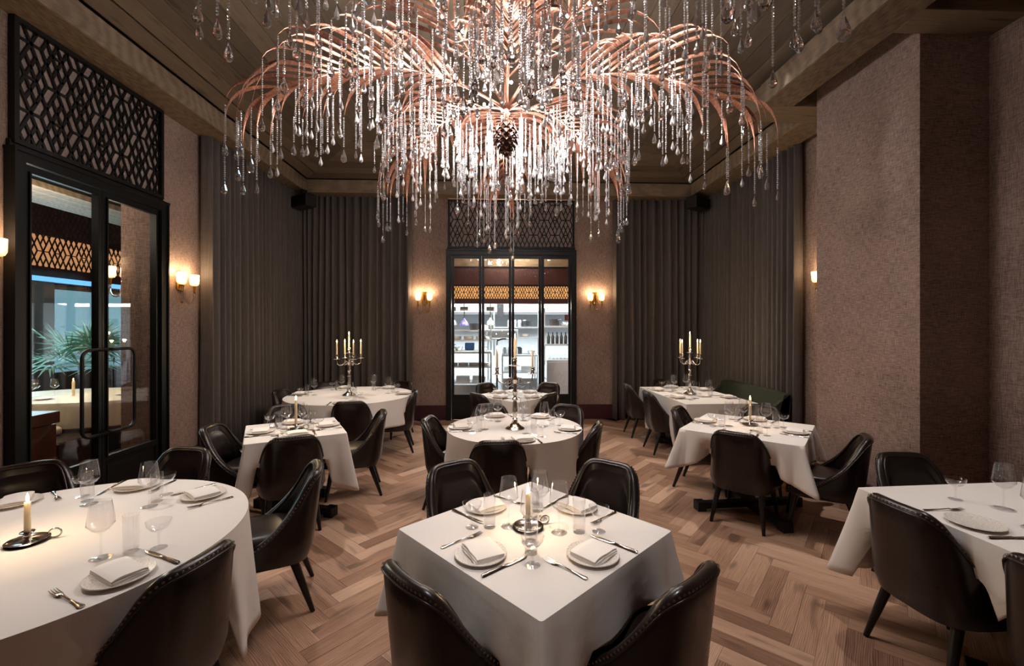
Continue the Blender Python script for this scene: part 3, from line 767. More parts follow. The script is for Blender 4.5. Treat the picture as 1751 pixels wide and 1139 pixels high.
def knife_mb():
    mb=MB(); prof=[(-.115,.006,.004),(-.108,.0095,.005),(-.06,.0085,.005),(-.015,.0065,.0045),(-.008,.0075,.005),(.0,.006,.003),(.01,.0095,.0016),(.07,.0105,.0014),(.10,.008,.0013),(.115,.0015,.0012)]
    mb.grid([[(-w,y,.005),(-w*.5,y,.005+h),(w*.5,y,.005+h),(w,y,.005),(w*.5,y,.005-h*.8),(-w*.5,y,.005-h*.8)] for y,w,h in prof],True,True,True); return mb
P_fork=tproto('dinner_fork','fork','silver forks',[('fork',fork_mb(),M['silver'],50)])
P_knife=tproto('dinner_knife','knife','silver knives',[('knife',knife_mb(),M['silver'],50)])
ZT=TOP+.0055
def setting(cx,cy,face,seat,tn,edge,items='pnfkwtc',nap='A',jit=0,wine2=False,rot=0):
    """face: direction the diner looks; edge: distance from (cx,cy) to the table edge behind the diner"""
    a=R(face); f=Vector((math.cos(a),math.sin(a))); r=Vector((f.y,-f.x)); rz=a-PI/2
    def at(x,y): p=Vector((cx,cy))+r*x+f*(y-edge); return (p.x,p.y,ZT)
    J=lambda s=.008: random.uniform(-s,s)
    S='%s seat of the %s'%(seat,tn)
    if 'p' in items: P_plate(at(J(),.115+J()),rz,('white plate with embossed rim, ' if 'n' not in items else 'white plate under a napkin, ')+S)
    if 'n' in items: (P_napA if nap=='A' else P_napB)(at(J(),.118+J())[:2]+(ZT+.002,),rz+R(random.uniform(-12,12))+rot,'folded white napkin on the plate, '+S)
    if 'f' in items: P_fork(at(-.152+J(),.125+J(.015)),rz+R(random.uniform(-6,6)),'silver fork beside the plate, '+S)
    if 'k' in items: P_knife(at(.138+J(),.125+J(.015)),rz+R(random.uniform(-6,6)),'silver knife beside the plate, '+S)
    if 'w' in items: P_wine(at(.065+J(),.345+J()),0,'stemmed wine glass, '+S)
    if 't' in items: P_tumb(at(.128+J(),.288+J()),random.random(),'tall fluted highball glass, '+S)
    if 'c' in items: P_coupe(at(.196+J(),.222+J()),0,'low coupe glass, '+S)
c=TB[1][0]
for f,s in((42,'near left'),(132,'near right'),(-48,'far left'),(222,'far right')): setting(c[0],c[1],f,s,Tn(1),.445,rot=R(-8 if f<100 else 8))
c=TB[2][0]
for f,s,n in((158,'nearest','B'),(232,'far right','A'),(275,'far middle','A'),(318,'far left','B')): setting(c[0],c[1],f,s,Tn(2),.80,nap=n,items='pnfk'+('wtc' if f!=318 else ''))
c=TB[3][0]
for f,s in((28,'left'),(118,'near'),(208,'right'),(298,'far')): setting(c[0],c[1],f,s,Tn(3),.39,nap='A')
c=TB[4][0]
for f,s in((100,'near'),(185,'right'),(240,'rear right'),(295,'rear left'),(355,'left')): setting(c[0],c[1],f,s,Tn(4),.84,nap='A')
c=TB[5][0]
for f,s in((95,'near'),(165,'right front'),(235,'far right'),(290,'far left'),(5,'left')): setting(c[0],c[1],f,s,Tn(5),.625,nap='A')
c=TB[6][0]
for f,s in((45,'near left'),(135,'near right'),(225,'far right'),(-45,'far left')): setting(c[0],c[1],f,s,Tn(6),.42)
for y,s in((5.75,'near left'),(6.45,'far left')): setting(2.76,y,2,s,Tn(7),.46)
for y,s in((5.72,'near right'),(6.42,'far right')): setting(2.76,y,182,s,Tn(7),.46)
setting(2.76,6.05,-88,'far end',Tn(7),.78)
c=TB[8][0]
for f,s in((49,'near left'),(139,'near right'),(229,'far right'),(319,'far left')): setting(c[0],c[1],f,s,Tn(8),.49)
setting(2.70,2.02,3,'first aisle side',Tn(9),.53,items='pfkwtc'); setting(2.70,2.02,183,'wall side',Tn(9),.53,items='pnfkwt'); setting(2.70,1.65,-90,'far end',Tn(9),.86,items='wc'); setting(2.70,1.45,3,'second aisle side',Tn(9),.53,items='wtc')
# ---------------------------------------------------------------- candles and holders
def candle(loc,h,r,label,lit=True):
    o=MB().lathe([(.001,0),(r,0),(r*.96,h*.97),(r*.8,h),(.001,h-.003)],14).build('taper_candle',M['wax'],None,True,50,loc); tag(o,label,'candle','lit ivory candles')
    MB().tube([(0,0,h-.004),(.001,0,h+.008)],.0012,4).build('wick',M['dark'],o)
    MB().lathe([(.001,h+.002),(.0045,h+.008),(.0058,h+.016),(.0035,h+.028),(.0005,h+.040)],8).build('flame',M['flame'],o,True)
    point('candle_lamp',(loc[0],loc[1],loc[2]+h+.03),CD_W,(1,.72,.42),.012)
def chamberstick(loc,h,rz,tn):
    t=MB().lathe([(.001,.002),(.055,.003),(.060,.001),(.068,.010),(.072,.013),(.068,.015),(.058,.007),(.02,.006),(.001,.006)],32).build('chamberstick',M['silver'],None,True,50,loc)
    t.rotation_euler=(0,0,rz); tag(t,'small silver chamberstick with a looped handle, on the '+tn,'candlestick','silver chambersticks')
    MB().lathe([(.018,.005),(.014,.012),(.010,.018),(.016,.024),(.012,.030),(.015,.040),(.026,.046),(.024,.049),(.0115,.047),(.0115,.036)],18).build('socket',M['silver'],t,True,50)
    P=[]
    for k in range(13):
        a=-PI*.55+PI*1.55*k/12; P.append((.088+.022*math.cos(a),0,.024+.020*math.sin(a)))
    MB().tube([(.066,0,.012)]+P,.0035,7).build('handle',M['silver'],t,True)
    candle((loc[0],loc[1],loc[2]+.036),h,.0115,'single lit candle in the chamberstick, '+tn)
chamberstick((.15,2.037,ZT),.13,R(20),Tn(1)); chamberstick((-2.046,1.98,ZT),.14,R(25),Tn(2))
chamberstick((-1.831,4.06,ZT),.24,R(10),Tn(3)); chamberstick((2.44,4.10,ZT),.21,R(40),Tn(8))
def candelabra(loc,arms,tn,big=1):
    t=thing('candelabra','tall silver candelabra standing on the '+tn,'candelabra',loc,0,'silver candelabras')
    MB().lathe([(.001,.0),(.088,.0),(.090,.008),(.080,.016),(.060,.030),(.050,.036),(.030,.060),(.022,.085),(.026,.095),(.016,.105)],28).build('base',M['silver'],t,True,35)
    MB().lathe([(.016,.10),(.020,.125),(.024,.16),(.021,.24),(.015,.26),(.026,.27),(.026,.28),(.014,.295),(.018,.33),(.024,.345),(.014,.37),(.020,.40),(.013,.42),(.026,.44),(.032,.46),(.022,.48),(.014,.50),(.020,.53),(.012,.56),(.014,.585)],20).build('stem',M['silver'],t,True,35)
    MB().lathe([(.012,.58),(.052,.585),(.056,.590),(.020,.594),(.013,.61),(.021,.63),(.014,.645),(.026,.655),(.024,.658),(.011,.656),(.001,.65)],20).build('socket',M['silver'],t,True,35)
    candle((loc[0],loc[1],loc[2]+.652),.19,.0105,'lit candle on the centre socket of the candelabra, '+tn)
    for i,a in enumerate(arms):
        m=Matrix.Rotation(R(a),4,'Z'); P=[(.015,0,.455),(.04,0,.475),(.062,0,.465),(.07,0,.445),(.095,0,.425),(.13,0,.425),(.158,0,.445),(.165,0,.485),(.165,0,.51)]
        ar=MB().tube(P,[.007,.006,.006,.006,.006,.006,.006,.006,.007],7,m); 
        cu=[(.055+.016*math.cos(k*.7),0,.44-.016*math.sin(k*.7)) for k in range(8)]; ar.tube(cu,.004,5,m); o=ar.build('arm',M['silver'],t,True)
        MB().lathe([(.008,.505),(.045,.508),(.049,.514),(.02,.516),(.012,.53),(.02,.548),(.013,.558),(.024,.566),(.022,.569),(.011,.567),(.001,.56)],18,m@Matrix.Translation((.165,0,0))).build('arm_socket',M['silver'],o,True,35)
        p=m@Vector((.165,0,0)); nm={2:['right','left'],4:['first','second','third','fourth']}[len(arms)]
        px=p.x; 
        lab='lit candle on the %s arm of the candelabra, %s'%(['right','left'][i] if len(arms)==2 else ['first from the right','second from the left','first from the left','second from the right'][i],tn)
        candle((loc[0]+p.x,loc[1]+p.y,loc[2]+.563),.17,.0105,lab)
candelabra((-2.03,6.10,ZT),(38,128,218,308),Tn(4)); candelabra((2.725,6.03,ZT),(28,118,208,298),Tn(7)); candelabra((.175,4.03,ZT),(4,184),Tn(5))
# ---------------------------------------------------------------- palm chandelier
CX,CY,CZ=.085,3.60,3.50
ch=thing('palm_chandelier','huge copper palm-frond chandelier hung with crystal strands under the wooden ceiling','chandelier',(CX,CY,0))
MB().tube([(0,0,CZ-.20),(0,0,CZ),(0,0,4.95)],.020,10).build('stem',M['copper'],ch,True)
MB().lathe([(.09,4.80),(.10,4.82),(.10,4.88)],20).build('canopy',M['copper'],ch,True,40)
cone=MB()
for k in range(9):
    z=CZ-.12-.03*k; rr=.085*math.sin(PI*min(1,(k+1.6)/10.5))+.012; n=10
    for i in range(n):
        a=2*PI*(i+.5*(k%2))/n; m=Matrix.Translation((0,0,z))@Matrix.Rotation(a,4,'Z')
        cone.add([(rr*.3,0,.012),(rr,-.022,.012),(rr*1.18,0,-.022),(rr,.022,.012),(rr*.9,0,.022)],[(0,1,4),(0,4,3),(1,2,4),(4,2,3)],m)
cone.lathe([(.02,CZ-.08),(.055,CZ-.15),(.06,CZ-.25),(.02,CZ-.39)],10).build('cone_scales',M['cone'],ch)
# canonical leaflets: unit length along +x, drooping
def leaflet_mesh(droop,tipdrop):
    rows=[]; pts=[]
    for k in range(11):
        u=k/10; x=math.sin(u*1.25)/math.sin(1.25)*.93 if True else u; z=.10*math.sin(u*PI*.6)-droop*u**2.6-tipdrop*u**6
        wv=.034*math.sin(PI*min(1,(u*.92+.06)))**.7*(1 if u<.55 else max(.06,1-((u-.55)/.47)**1.6))
        pts.append((x,0,z)); rows.append([(x,-wv,z-.012*wv/.03),(x,0,z+.006),(x,wv,z-.012*wv/.03)])
    mb=MB(); mb.grid(rows); me=mb.mesh('leaflet',M['copper'],True); return me,Vector(pts[-1])
LEAF=[leaflet_mesh(.30,.10),leaflet_mesh(.50,.18),leaflet_mesh(.18,.08)]
# crystal strands: beads + drop
BEAD=[(.0008,-.006),(.0055,-.0035),(.0062,.001),(.0040,.0048),(.0008,.006)]
def drop_mesh(s):
    pr=[(.0006,0),(.003,-.006),(.006,-.020),(.014,-.042),(.0185,-.060),(.0165,-.074),(.009,-.084),(.001,-.087)]
    return MB().lathe([(r*s,z*s) for r,z in pr],8).mesh('crystal_drop',M['drop'])
DROP=[drop_mesh(.95),drop_mesh(1.2),drop_mesh(1.55)]
def strand_mb(n,bd=1.0,mb=None,M0=None):
    mb=mb or MB()
    for k in range(n): mb.lathe([(r*bd*1.15*(1.2 if k%5==2 else 1),z*bd*1.15) for r,z in BEAD],6,(M0 or Matrix())@Matrix.Translation((0,0,-.010-.0165*k)))
    return mb
NB=[11,14,17,21,26,31]
STR=[strand_mb(n).mesh('crystal_strand',M['crystal']) for n in NB]
nstr=[0]; extra=MB()
rnd=random.Random(3)
def strand(p,i,ds):
    if nstr[0]<292:
        o=link('crystal_strand',STR[i],ch,p); o.rotation_euler=(0,0,rnd.uniform(0,6)); d=link('crystal_drop',DROP[ds],o,(0,0,-.012-.0165*NB[i])); nstr[0]+=1
    else:
        m=Matrix.Translation(p); strand_mb(NB[i],1,extra,m); pr=[(.0006,0),(.006,-.020),(.0185,-.060),(.0165,-.074),(.001,-.087)]
        extra.lathe(pr,6,m@Matrix.Translation((0,0,-.012-.0165*NB[i])))
FR=[(180,1.74,.66,.33,18),(0,1.74,.66,.33,18),(128,1.66,.55,.30,18),(52,1.66,.55,.30,18),(90,1.62,.50,.31,18),(-128,1.74,.72,.30,17),(-52,1.74,.72,.30,17),(-88,.95,.97,.80,14)]
later=[]; lamps=[]
for az,RL,a_,b_,npair in FR:
    A=R(az); dr=Vector((math.cos(A),math.sin(A),0)); sd=Vector((-dr.y,dr.x,0))
    def rib(r): return dr*r+Vector((0,0,CZ+a_*r-b_*r*r))
    P=[rib(RL*k/16) for k in range(17)]
    fr=MB().tube(P,[.013-.009*k/16 for k in range(17)],6).build('frond',M['copper'],ch,True)
    for k in range(npair):
        u=.20+.80*(k/(npair-1)); r=RL*u; p=rib(r); tan=(rib(r+.02)-rib(r-.02)).normalized()
        for s in(-1,1):
            spread=R(50-38*u**2+rnd.uniform(-5,5)); d=(tan*math.cos(spread)+sd*s*math.sin(spread)); d.z=d.z*.5+.20-.18*u; d.normalize()
            Ln=(.60+.18*math.sin(PI*min(1,u*1.05)))*(1.0 if RL>1.5 else .72)*rnd.uniform(.9,1.08)
            x=d; y=Vector((0,0,1)).cross(x).normalized(); z=x.cross(y)
            m3=Matrix((x*Ln,y*Ln*(1.35 if u>.8 else 1.05),z*Ln)).transposed(); m=m3.to_4x4(); m.translation=p
            li=(rnd.choice((0,2,2)) if u<.75 else rnd.choice((0,1,1))) if RL>1.5 else rnd.choice((0,1))
            o=link('leaflet',LEAF[li][0],fr); o.matrix_local=m
            tip=m@LEAF[li][1]
            ins=rnd.random()
            strand(tip,rnd.choice((1,2,2,3)) if u>.75 else rnd.choice((1,2,3,4,4)),rnd.choice((0,1,1,2) if ins>.2 else (0,1)))
            for f in (.30,.62):
                if rnd.random()<(.80 if u<.8 else .35):
                    q=p+(tip-p)*f; q.z+=.06*math.sin(PI*f)*Ln+.02*0; later.append((q,rnd.choice((2,2,3,4,5)),rnd.choice((0,1))))
    nb=9 if RL>1.5 else 6
    for k in range(nb):
        r=RL*(.16+.66*k/(nb-1)); p=rib(r)+sd*(.03*(-1)**k)+Vector((0,0,.012)); 
        bo=MB().lathe([(.001,-.012),(.009,-.006),(.0115,.002),(.008,.010),(.001,.013)],8).build('bulb',M['bulb'],fr,True,None,p)
        if k%2==0: lamps.append((p+Vector((0,0,-.12)),(.22 if az<0 else 1.)))
for q,i,d in later: strand(q,i,d)
tag(extra.build('inner_crystal_strands',M['crystal'],ch),kind='stuff')
for p,k in lamps: point('chandelier_lamp',(CX+p.x,CY+p.y,p.z),CH_W*k,(1,.95,.93),.05)
# ---------------------------------------------------------------- beyond the doors: kitchen
KZ=0
kx0,kx1=-3.2,4.4
struct('floor_kitchen',MB().box(kx0,kx1,YB+.25,13.6,-.06,-.001),M['chrome'])
struct('wall_kitchen',MB().box(kx0,kx1,13.4,13.6,0,5),M['whitewall'])
struct('wall_kitchen_left',MB().box(kx0-.1,kx0,YB+.25,13.6,0,5),M['whitewall']); struct('wall_kitchen_right',MB().box(kx1,kx1+.1,YB+.25,13.6,0,5),M['whitewall'])
struct('ceiling_kitchen',MB().box(kx0,kx1,YB+.25,13.6,5,5.1).box(kx0,kx1,9.35,13.4,3.12,3.2),M['beam'])
struct('trim_kitchen_fascia',MB().box(kx0,kx1,9.2,9.3,2.57,2.98).box(kx0,kx1,9.2,9.3,2.20,2.31).box(kx0,kx1,9.16,9.2,2.60,2.63),M['maroon'])
struct('trim_kitchen_wood',MB().box(kx0,kx1,8.9,9.2,3.62,3.8).box(kx0,kx1,9.19,9.32,3.2,3.62),M['beam']) if False else None
t=thing('pass_frieze','amber lit fretwork frieze above the open kitchen pass','frieze',(kx0,9.2,2.31))
MB().box(0,kx1-kx0,.06,.08,0,.26).build('lit_panel',M['kgold'],t)
fret(kx1-kx0,.26,.055,.19,.012,.012,0,0,.05,.13).build('fretwork',M['lattice'],t)
t=thing('lobby_soffit','pale oak soffit seen at the top of the kitchen doors','soffit',(0,8.95,0)); MB().box(kx0,kx1,.2,.3,2.98,3.5).build('board',M['beam'],t); 
t=thing('kitchen_light_panel','bright ceiling light panel over the kitchen','light',(.6,11.2,3.10)); MB().box(-2.6,2.6,-1.2,1.2,0,.02).build('diffuser',M['kitchenlight'],t); MB().box(-2.65,2.65,-1.25,1.25,.02,.03).build('frame',M['steel'],t)
# pass counters
def counter(label,x0,x1,y0,y1,h,shelves):
    t=thing('kitchen_counter',label,'counter',((x0+x1)/2,(y0+y1)/2,0)); w=(x1-x0)/2; d=(y1-y0)/2
    MB().box(-w,w,-d,d,h-.05,h,None,.006).build('worktop',M['steel'],t)
    for sx in(-1,1):
        for sy in(-1,1): MB().box(sx*w-.03*(sx>0)-.0,sx*w+.03*(sx<0),sy*d-.03*(sy>0),sy*d+.03*(sy<0),0,h-.05).build('leg',M['steel'],t)
    for z in shelves: MB().box(-w+.03,w-.03,-d+.02,d-.02,z,z+.025).build('shelf',M['steel'],t)
    MB().box(-w+.03,w-.03,-d+.03,-d+.04,.05,.42).build('kick_panel',M['chrome'],t)
    return t
counter('steel pass counter left of the kitchen opening, shelves of plates below',-1.35,-.10,9.7,10.35,1.17,(.80,.45))
counter('steel kitchen counter in the middle, farther back',.15,1.05,10.9,11.6,1.02,(.55,))
counter('steel glass washing counter right of the kitchen opening',1.12,2.4,9.6,10.3,.98,(.5,))
MB_=MB().box(-.64,.64,-.012,.012,0,.9); o=MB_.build('steel_front_panel',M['steel'],None,loc=(1.76,9.58,.03)); tag(o,'plain steel front panel below the right kitchen counter','panel')
def rack(label,x0,x1,y,zs,d=.35):
    t=thing('kitchen_shelf',label,'shelf',((x0+x1)/2,y,0)); w=(x1-x0)/2
    for z in zs: MB().box(-w,w,-d/2,d/2,z,z+.04).build('shelf_board',M['steel'],t)
    for sx in(-1,1): MB().box(sx*w-.02,sx*w+.02,-.02,.02,zs[0]-.45,zs[-1]+.45).build('upright',M['steel'],t)
rack('steel gantry shelf above the left pass counter',-1.4,-.12,10.2,(1.38,1.60))
rack('steel gantry shelf in the middle of the kitchen',-.05,1.10,11.3,(1.42,1.68))
rack('bronze edged shelf on the right of the kitchen',1.12,2.3,10.1,(1.28,1.70))
t=thing('extractor_hood','long steel extractor hood at the back of the kitchen','hood',(.3,12.7,0)); MB().add([(-2.4,-.5,2.1),(2.4,-.5,2.1),(2.4,.6,2.1),(-2.4,.6,2.1),(-2.4,-.2,2.9),(2.4,-.2,2.9),(2.4,.6,2.9),(-2.4,.6,2.9)],[(0,3,2,1),(4,5,6,7),(0,1,5,4),(1,2,6,5),(2,3,7,6),(3,0,4,7)]).build('canopy',M['steel'],t); MB().box(-2.4,2.4,-.52,-.5,2.06,2.14).build('lip',M['chrome'],t)
plates=MB()
for k in range(6): plates.lathe([(.001,.012*k),(.10,.012*k+.004),(.12,.012*k+.016),(.10,.012*k+.010),(.001,.012*k+.008)],16)
def stack(loc,label): o=plates.build('plate_stack',M['plate'],None,True,40,loc); 
P_pl=Proto(tag(plates.build('plate_stack',M['plate'],None,True,40),'x','plates','plate stacks in the kitchen'))
nm=['leftmost','second','third','fourth','fifth','rightmost']
for k in range(5): P_pl((-1.22+.24*k,9.9,.826),0,'stack of white plates, %s on the upper shelf under the left pass'%nm[k if k<4 else 5])
for k in range(4): P_pl((-1.2+.28*k,10.2,1.42),0,'stack of white plates, %s on the lower gantry above the left pass'%nm[k if k<3 else 5])
for k in range(3): P_pl((.15+.3*k,11.3,1.46),0,'stack of white plates, %s on the middle kitchen gantry'%nm[k if k<2 else 5])
pot=MB().lathe([(.001,0),(.11,0),(.12,.02),(.12,.15),(.125,.155),(.11,.155),(.108,.02),(.001,.015)],18)
pot.tube([(.12,0,.12),(.17,0,.13),(.30,0,.14)],.010,6)
P_pot=Proto(tag(pot.build('saucepan',M['dark'],None,True,40),'x','pan','pans in the kitchen'))
for q,(x,y,z,l) in enumerate([(-1.22,9.95,1.17,'dark saucepan on the left end of the pass counter'),(-.50,10.2,1.64,'dark saucepan on the upper left gantry'),(.8,11.3,1.72,'dark saucepan on the right of the middle upper gantry'),(.55,11.2,1.02,'dark saucepan on the middle kitchen counter'),(1.35,10.1,1.74,'dark saucepan on the left of the upper right shelf')]): P_pot((x,y,z),q*1.3,l)
jar=MB().lathe([(.001,0),(.05,0),(.055,.01),(.055,.13),(.04,.16),(.04,.18),(.001,.18)],12)
P_jar=Proto(tag(jar.build('steel_canister',M['steel'],None,True,40),'x','canister','steel canisters in the kitchen'))
for k in range(4): P_jar((.35+.13*k,11.3,1.72),0,'steel canister, %s of the row on the middle upper gantry'%nm[k if k<3 else 5])
for k in range(5): P_jar((-.1+.15*k,11.25,1.02+0*k) if k>2 else (.22+.14*k,11.0,1.02),0,'steel canister, %s of the row on the middle counter'%nm[k if k<4 else 5])
bot=MB().lathe([(.001,0),(.036,0),(.038,.01),(.038,.16),(.014,.21),(.013,.27),(.001,.27)],10)
P_bot=Proto(tag(bot.build('dark_bottle',M['dark'],None,True,40),'x','bottle','dark bottles on the right kitchen shelf'))
for k in range(8): P_bot((1.22+.10*k,10.1,1.32),0,'dark bottle on the lower right kitchen shelf, number %s from the left post'%['one','two','three','four','five','six','seven','eight'][k])
tum=MB().lathe([(.001,0),(.03,0),(.034,.12),(.032,.12),(.028,.01),(.001,.01)],12)
P_tk=Proto(tag(tum.build('kitchen_glass',M['glass'],None,True,40),'x','glass','glasses on the right kitchen counter'))
for k in range(10): P_tk((1.2+.085*k,9.72,.98),0,'drinking glass on the right kitchen counter, number %s from the left end'%['one','two','three','four','five','six','seven','eight','nine','ten'][k])
tray=MB().box(-.16,.16,-.12,.12,0,.012,None,.004)
for k in range(5): tray.box(-.15,.15,-.11,.11,.014+.022*k,.03+.022*k,None,.004)
P_tray=Proto(tag(tray.build('tray_stack',M['whitewall'],None),'x','trays','tray stacks in the kitchen'))
for x,y,z,l in ((-.75,9.95,.476,'stack of white trays on the low shelf under the left pass, middle'),(-1.12,9.95,.476,'stack of white trays on the low shelf under the left pass, far left'),(-.38,9.95,.476,'stack of white trays on the low shelf under the left pass, right'),(.35,11.25,.576,'stack of white trays under the middle kitchen counter, left'),(.8,11.25,.576,'stack of white trays under the middle kitchen counter, right'),(-.33,10.25,1.64,'stack of white trays on the upper left gantry'),(1.9,10.1,1.74,'stack of white trays on the upper right shelf')): P_tray((x,y,z),0,l)
bowl=MB().lathe([(.001,0),(.05,.0),(.09,.05),(.10,.09),(.094,.09),(.085,.05),(.045,.008),(.001,.008)],18)
P_bowl=Proto(tag(bowl.build('mixing_bowl',M['steel'],None,True,40),'x','bowl','mixing bowls in the kitchen'))
for x,y,z,l in ((-.3,9.9,1.17,'steel bowl at the right end of the left pass counter'),(-.85,9.95,1.17,'steel bowl in the middle of the left pass counter'),(.9,11.1,1.02,'steel bowl at the right end of the middle counter'),(-.2,10.2,1.42,'steel bowl at the right end of the lower left gantry'),(1.6,10.1,1.74,'steel bowl on the upper right shelf'),(2.0,9.95,.98,'steel bowl on the right kitchen counter')): P_bowl((x,y,z),0,l)
t=thing('salamander_grill','steel salamander grill on the gantry in the middle of the kitchen','grill',(.15,10.75,1.40)); MB().box(-.38,.38,-.2,.2,0,.25,None,.01).build('body',M['steel'],t); MB().box(-.34,.34,-.21,-.2,.06,.21).build('front',M['chrome'],t); MB().tube([(-.34,-.24,.03),(.34,-.24,.03)],.012,6).build('handle',M['steel'],t,True); MB().box(-.36,-.33,-.05,.05,-1.40,0).box(.33,.36,-.05,.05,-1.40,0).build('bracket',M['steel'],t)
for k,(x,y,z) in enumerate(((-.62,10.3,1.17),(.55,11.45,1.02),(2.1,10.2,1.32))):
    o=MB().box(-.11,.11,-.09,.09,0,.17,None,.02).build('blue_tub',plain('blue_plastic_%d'%k,'#3f7fc4',.4),None,loc=(x,y,z)); tag(o,['blue tub on the left pass counter','blue tub on the middle kitchen counter','blue tub on the lower right kitchen shelf'][k],'tub')
def heat_lamp(x,y,zl,mat,label):
    t=thing('heat_lamp',label,'lamp',(x,y,0),0,'heat lamps over the pass')
    MB().tube([(0,0,3.12),(0,0,zl+.16)],.012,6).build('cord',M['dark'],t); MB().box(-.09,.09,-.05,.05,2.07,2.17).build('reel_box',M['chrome'],t)
    MB().lathe([(.02,zl+.17),(.03,zl+.13),(.075,zl+.09),(.10,zl+.03),(.105,zl),(.095,zl),(.09,zl+.03),(.06,zl+.08),(.001,zl+.11)],18).build('shade',mat,t,True,40)
    MB().lathe([(.001,zl+.0),(.03,zl+.02),(.02,zl+.06),(.001,zl+.08)],10).build('bulb',M['scbulb'],t,True)
heat_lamp(-1.18,9.95,1.74,M['purple'],'purple heat lamp over the pass, leftmost'); heat_lamp(-1.0,10.0,1.76,M['chrome'],'grey heat lamp over the pass between two purple ones'); heat_lamp(-.72,9.9,1.74,M['purple'],'purple heat lamp over the pass beside the first door post'); heat_lamp(-.13,9.95,1.75,M['chrome'],'grey heat lamp over the pass behind the second door pane')
o=MB().box(-.09,.09,-.05,.05,0,.9).build('dark_column',M['dark'],None,loc=(.12,12.1,2.0)); tag(o,'dark narrow column at the back of the kitchen','column')
t=thing('handrail','black steel rail post inside the kitchen opening','rail',(.02,9.35,0)); MB().tube([(0,0,0),(0,0,1.42)],.02,8).build('post',M['black'],t,True); MB().tube([(0,0,1.42),(.12,0,1.46),(.2,0,1.46)],.02,8).build('arm',M['black'],t,True)
struct('trim_kitchen_red_panel',MB().box(2.0,2.7,12.6,12.65,1.9,2.7),plain('brick_red_panel','#8a3a2c',.6))
# ---------------------------------------------------------------- beyond the left doors: lounge
struct('floor_lounge',MB().box(-11,XL-.25,.5,13,-.06,-.001),M['walnut'])
struct('ceiling_lounge',MB().box(-11,XL-.25,.5,13,4.6,4.7),M['plaster'])
struct('wall_lounge_return',MB().box(-4.15,XL-.25,4.98,5.15,0,4.6),M['wall'])
mb=MB()
for a,b in((-3,1.0),): pass
t=thing('lounge_soffit','pale ribbed oak soffit inside the lounge beyond the left doors','soffit',(-6.2,6.5,0))
for k in range(8): MB().box(-.9+.11*k,-.9+.105+.11*k,-5.5,5.5,3.62-.0*k,3.70).build('board',M['beamy'],t)
struct('trim_lounge_fascia',MB().box(-9.2,-9.05,.5,13,3.55,4.6).box(-9.2,-9.05,.5,13,2.6,2.92),M['maroon2'])
t=thing('lounge_frieze','amber lit fretwork frieze high on the far lounge wall','frieze',(-9.05,3.0,2.92),R(90))
MB().box(0,10,.06,.08,0,.63).build('lit_panel',M['gold'],t); fret(10,.63,.115,.40,.018,.02,0,0,.3,.30).build('fretwork',M['lattice'],t)
t=thing('blue_light_strip','thin blue light strip below the lounge frieze','light',(-9.03,7.5,2.62)); MB().box(-.01,.02,-4,4,0,.10).build('strip',M['sky'],t)
struct('wall_lounge_far',MB().box(-9.35,-9.2,.5,13,0,.75).box(-9.35,-9.2,.5,13,2.55,4.6),M['plaster'])
for i,(y0,y1) in enumerate(((5.6,7.3),(7.45,8.5),(9.1,10.4),(10.5,12.6))):
    w_=thing('window_%d'%(i+1),None,None,(-9.25,(y0+y1)/2,0)); w_['kind']='structure'; h=(y1-y0)/2
    MB().box(-.03,-.02,-h,h,.75,2.55).build('pane',M['win'],w_); mb=MB(); mb.box(-.03,.05,-h-.06,-h,.75,2.55).box(-.03,.05,h,h+.06,.75,2.55).box(-.03,.05,-h,h,2.5,2.55); mb.build('window_frame',M['chrome'],w_)
for y in(8.8,): struct('pillar_lounge',MB().box(-9.2,-8.8,y-.22,y+.22,0,2.6),M['chrome'])
sconce('brass and glass sconce at the edge of the lounge wall beyond the doors',(-4.15,5.065,2.3),R(-90))
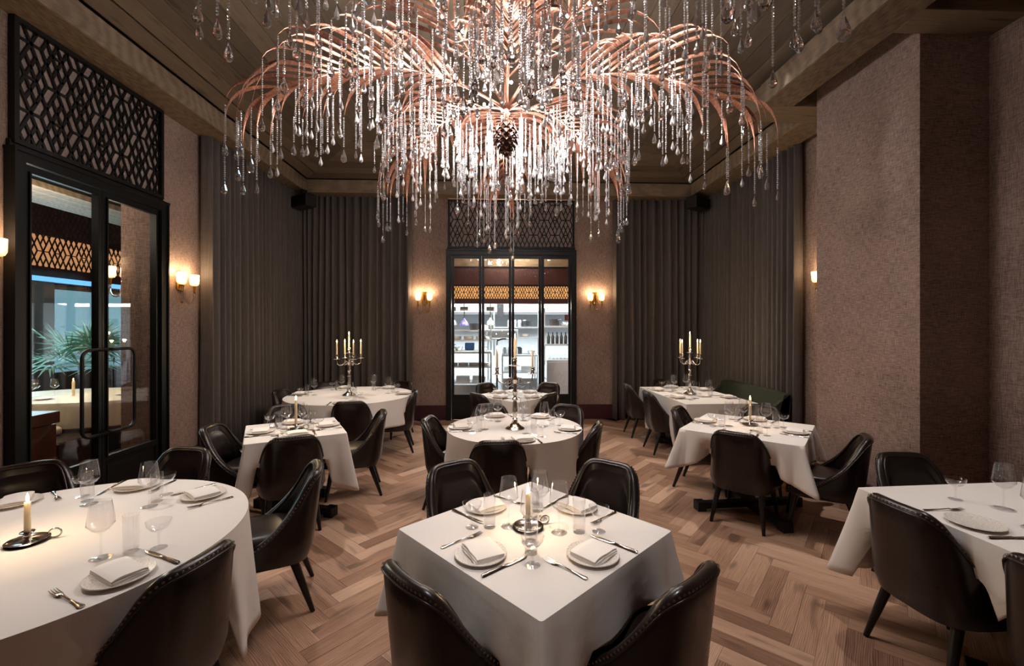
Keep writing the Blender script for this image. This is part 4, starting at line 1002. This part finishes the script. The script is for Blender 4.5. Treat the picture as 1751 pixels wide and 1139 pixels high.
# palm
t=thing('potted_palm','green fan palm in a dark pot behind the lounge table','plant',(-7.55,8.2,0))
MB().lathe([(.001,0),(.2,0),(.27,.45),(.25,.46),(.001,.42)],18).build('pot',M['dark'],t,True,40)
MB().tube([(0,0,.4),(.02,0,.75),(0,.02,1.05)],.05,8).build('trunk',M['leg'],t,True)
rp=random.Random(5)
for k in range(24):
    a=rp.uniform(0,2*PI); el=rp.uniform(-.1,1.2); L1=rp.uniform(.35,.6); d=Vector((math.cos(a)*math.cos(el),math.sin(a)*math.cos(el),math.sin(el))); e=Vector((0,0,1.0))+d*L1
    mb=MB(); mb.tube([(0,0,1.0),tuple(e)],.008,5); y=Vector((0,0,1)).cross(d).normalized()
    for j in range(15):
        th=-1.9+3.8*j/14; dd=(d*math.cos(th)+y*math.sin(th)); tip=e+dd*.55+Vector((0,0,-.14*abs(th)/2)); mid=e+dd*.28; nn=dd.cross(d.cross(y)).normalized()*.018
        mb.add([e,mid+nn,tip,mid-nn],[(0,1,2,3)])
    mb.build('palm_leaf',M['leaf'],t)
# lounge table, console, bench
t=thing('lounge_table','large pale stone topped table inside the lounge beyond the doors','table',(-5.75,6.3,0)); MB().lathe([(.96,.42),(1.0,.44),(1.0,.74),(.99,.76)],48,Matrix.Diagonal((1.15,.75,1,1))).build('top',M['marble'],t,True,40); MB().lathe([(.5,0),(.5,.43)],32).build('plinth',M['dark'],t,True,40)
t=thing('console_cabinet','reddish wood console cabinet just inside the lounge doors','cabinet',(-4.62,3.82,0)); MB().box(-.42,.42,-.50,.50,.0,.78).build('body',M['walnut'],t); MB().box(-.44,.44,-.52,.52,.79,.90,None,.005).build('top',M['walnut'],t); MB().box(-.40,.40,-.48,.48,.78,.79).build('shadow_gap',M['dark'],t)
t=thing('lounge_bench','dark leather bench with a pale cushion below the lounge table','bench',(-5.35,5.3,0)); MB().box(-.6,.45,-.25,.25,.0,.40,None,.02).build('base',M['leather'],t); MB().box(-.5,.1,-.2,.2,.40,.50,None,.03).build('cushion',M['marble'],t,True)
candle((-5.6,6.45,.765),.30,.014,'lit candle on the lounge table, nearer the doors'); candle((-5.8,6.2,.765),.20,.016,'shorter candle on the lounge table')
for k,(x,y) in enumerate(((-6.15,6.0),(-6.25,6.15),(-6.05,6.2))): P_wine((x,y,.764),0,'wine glass on the lounge table, %s of three'%['nearest','farthest','middle'][k])
for k,(x,y) in enumerate(((-6.4,5.9),(-5.9,5.9),(-5.2,6.3))): P_plate((x,y,.764),0,'white plate on the lounge table, %s of three'%['far left','near','right'][k])
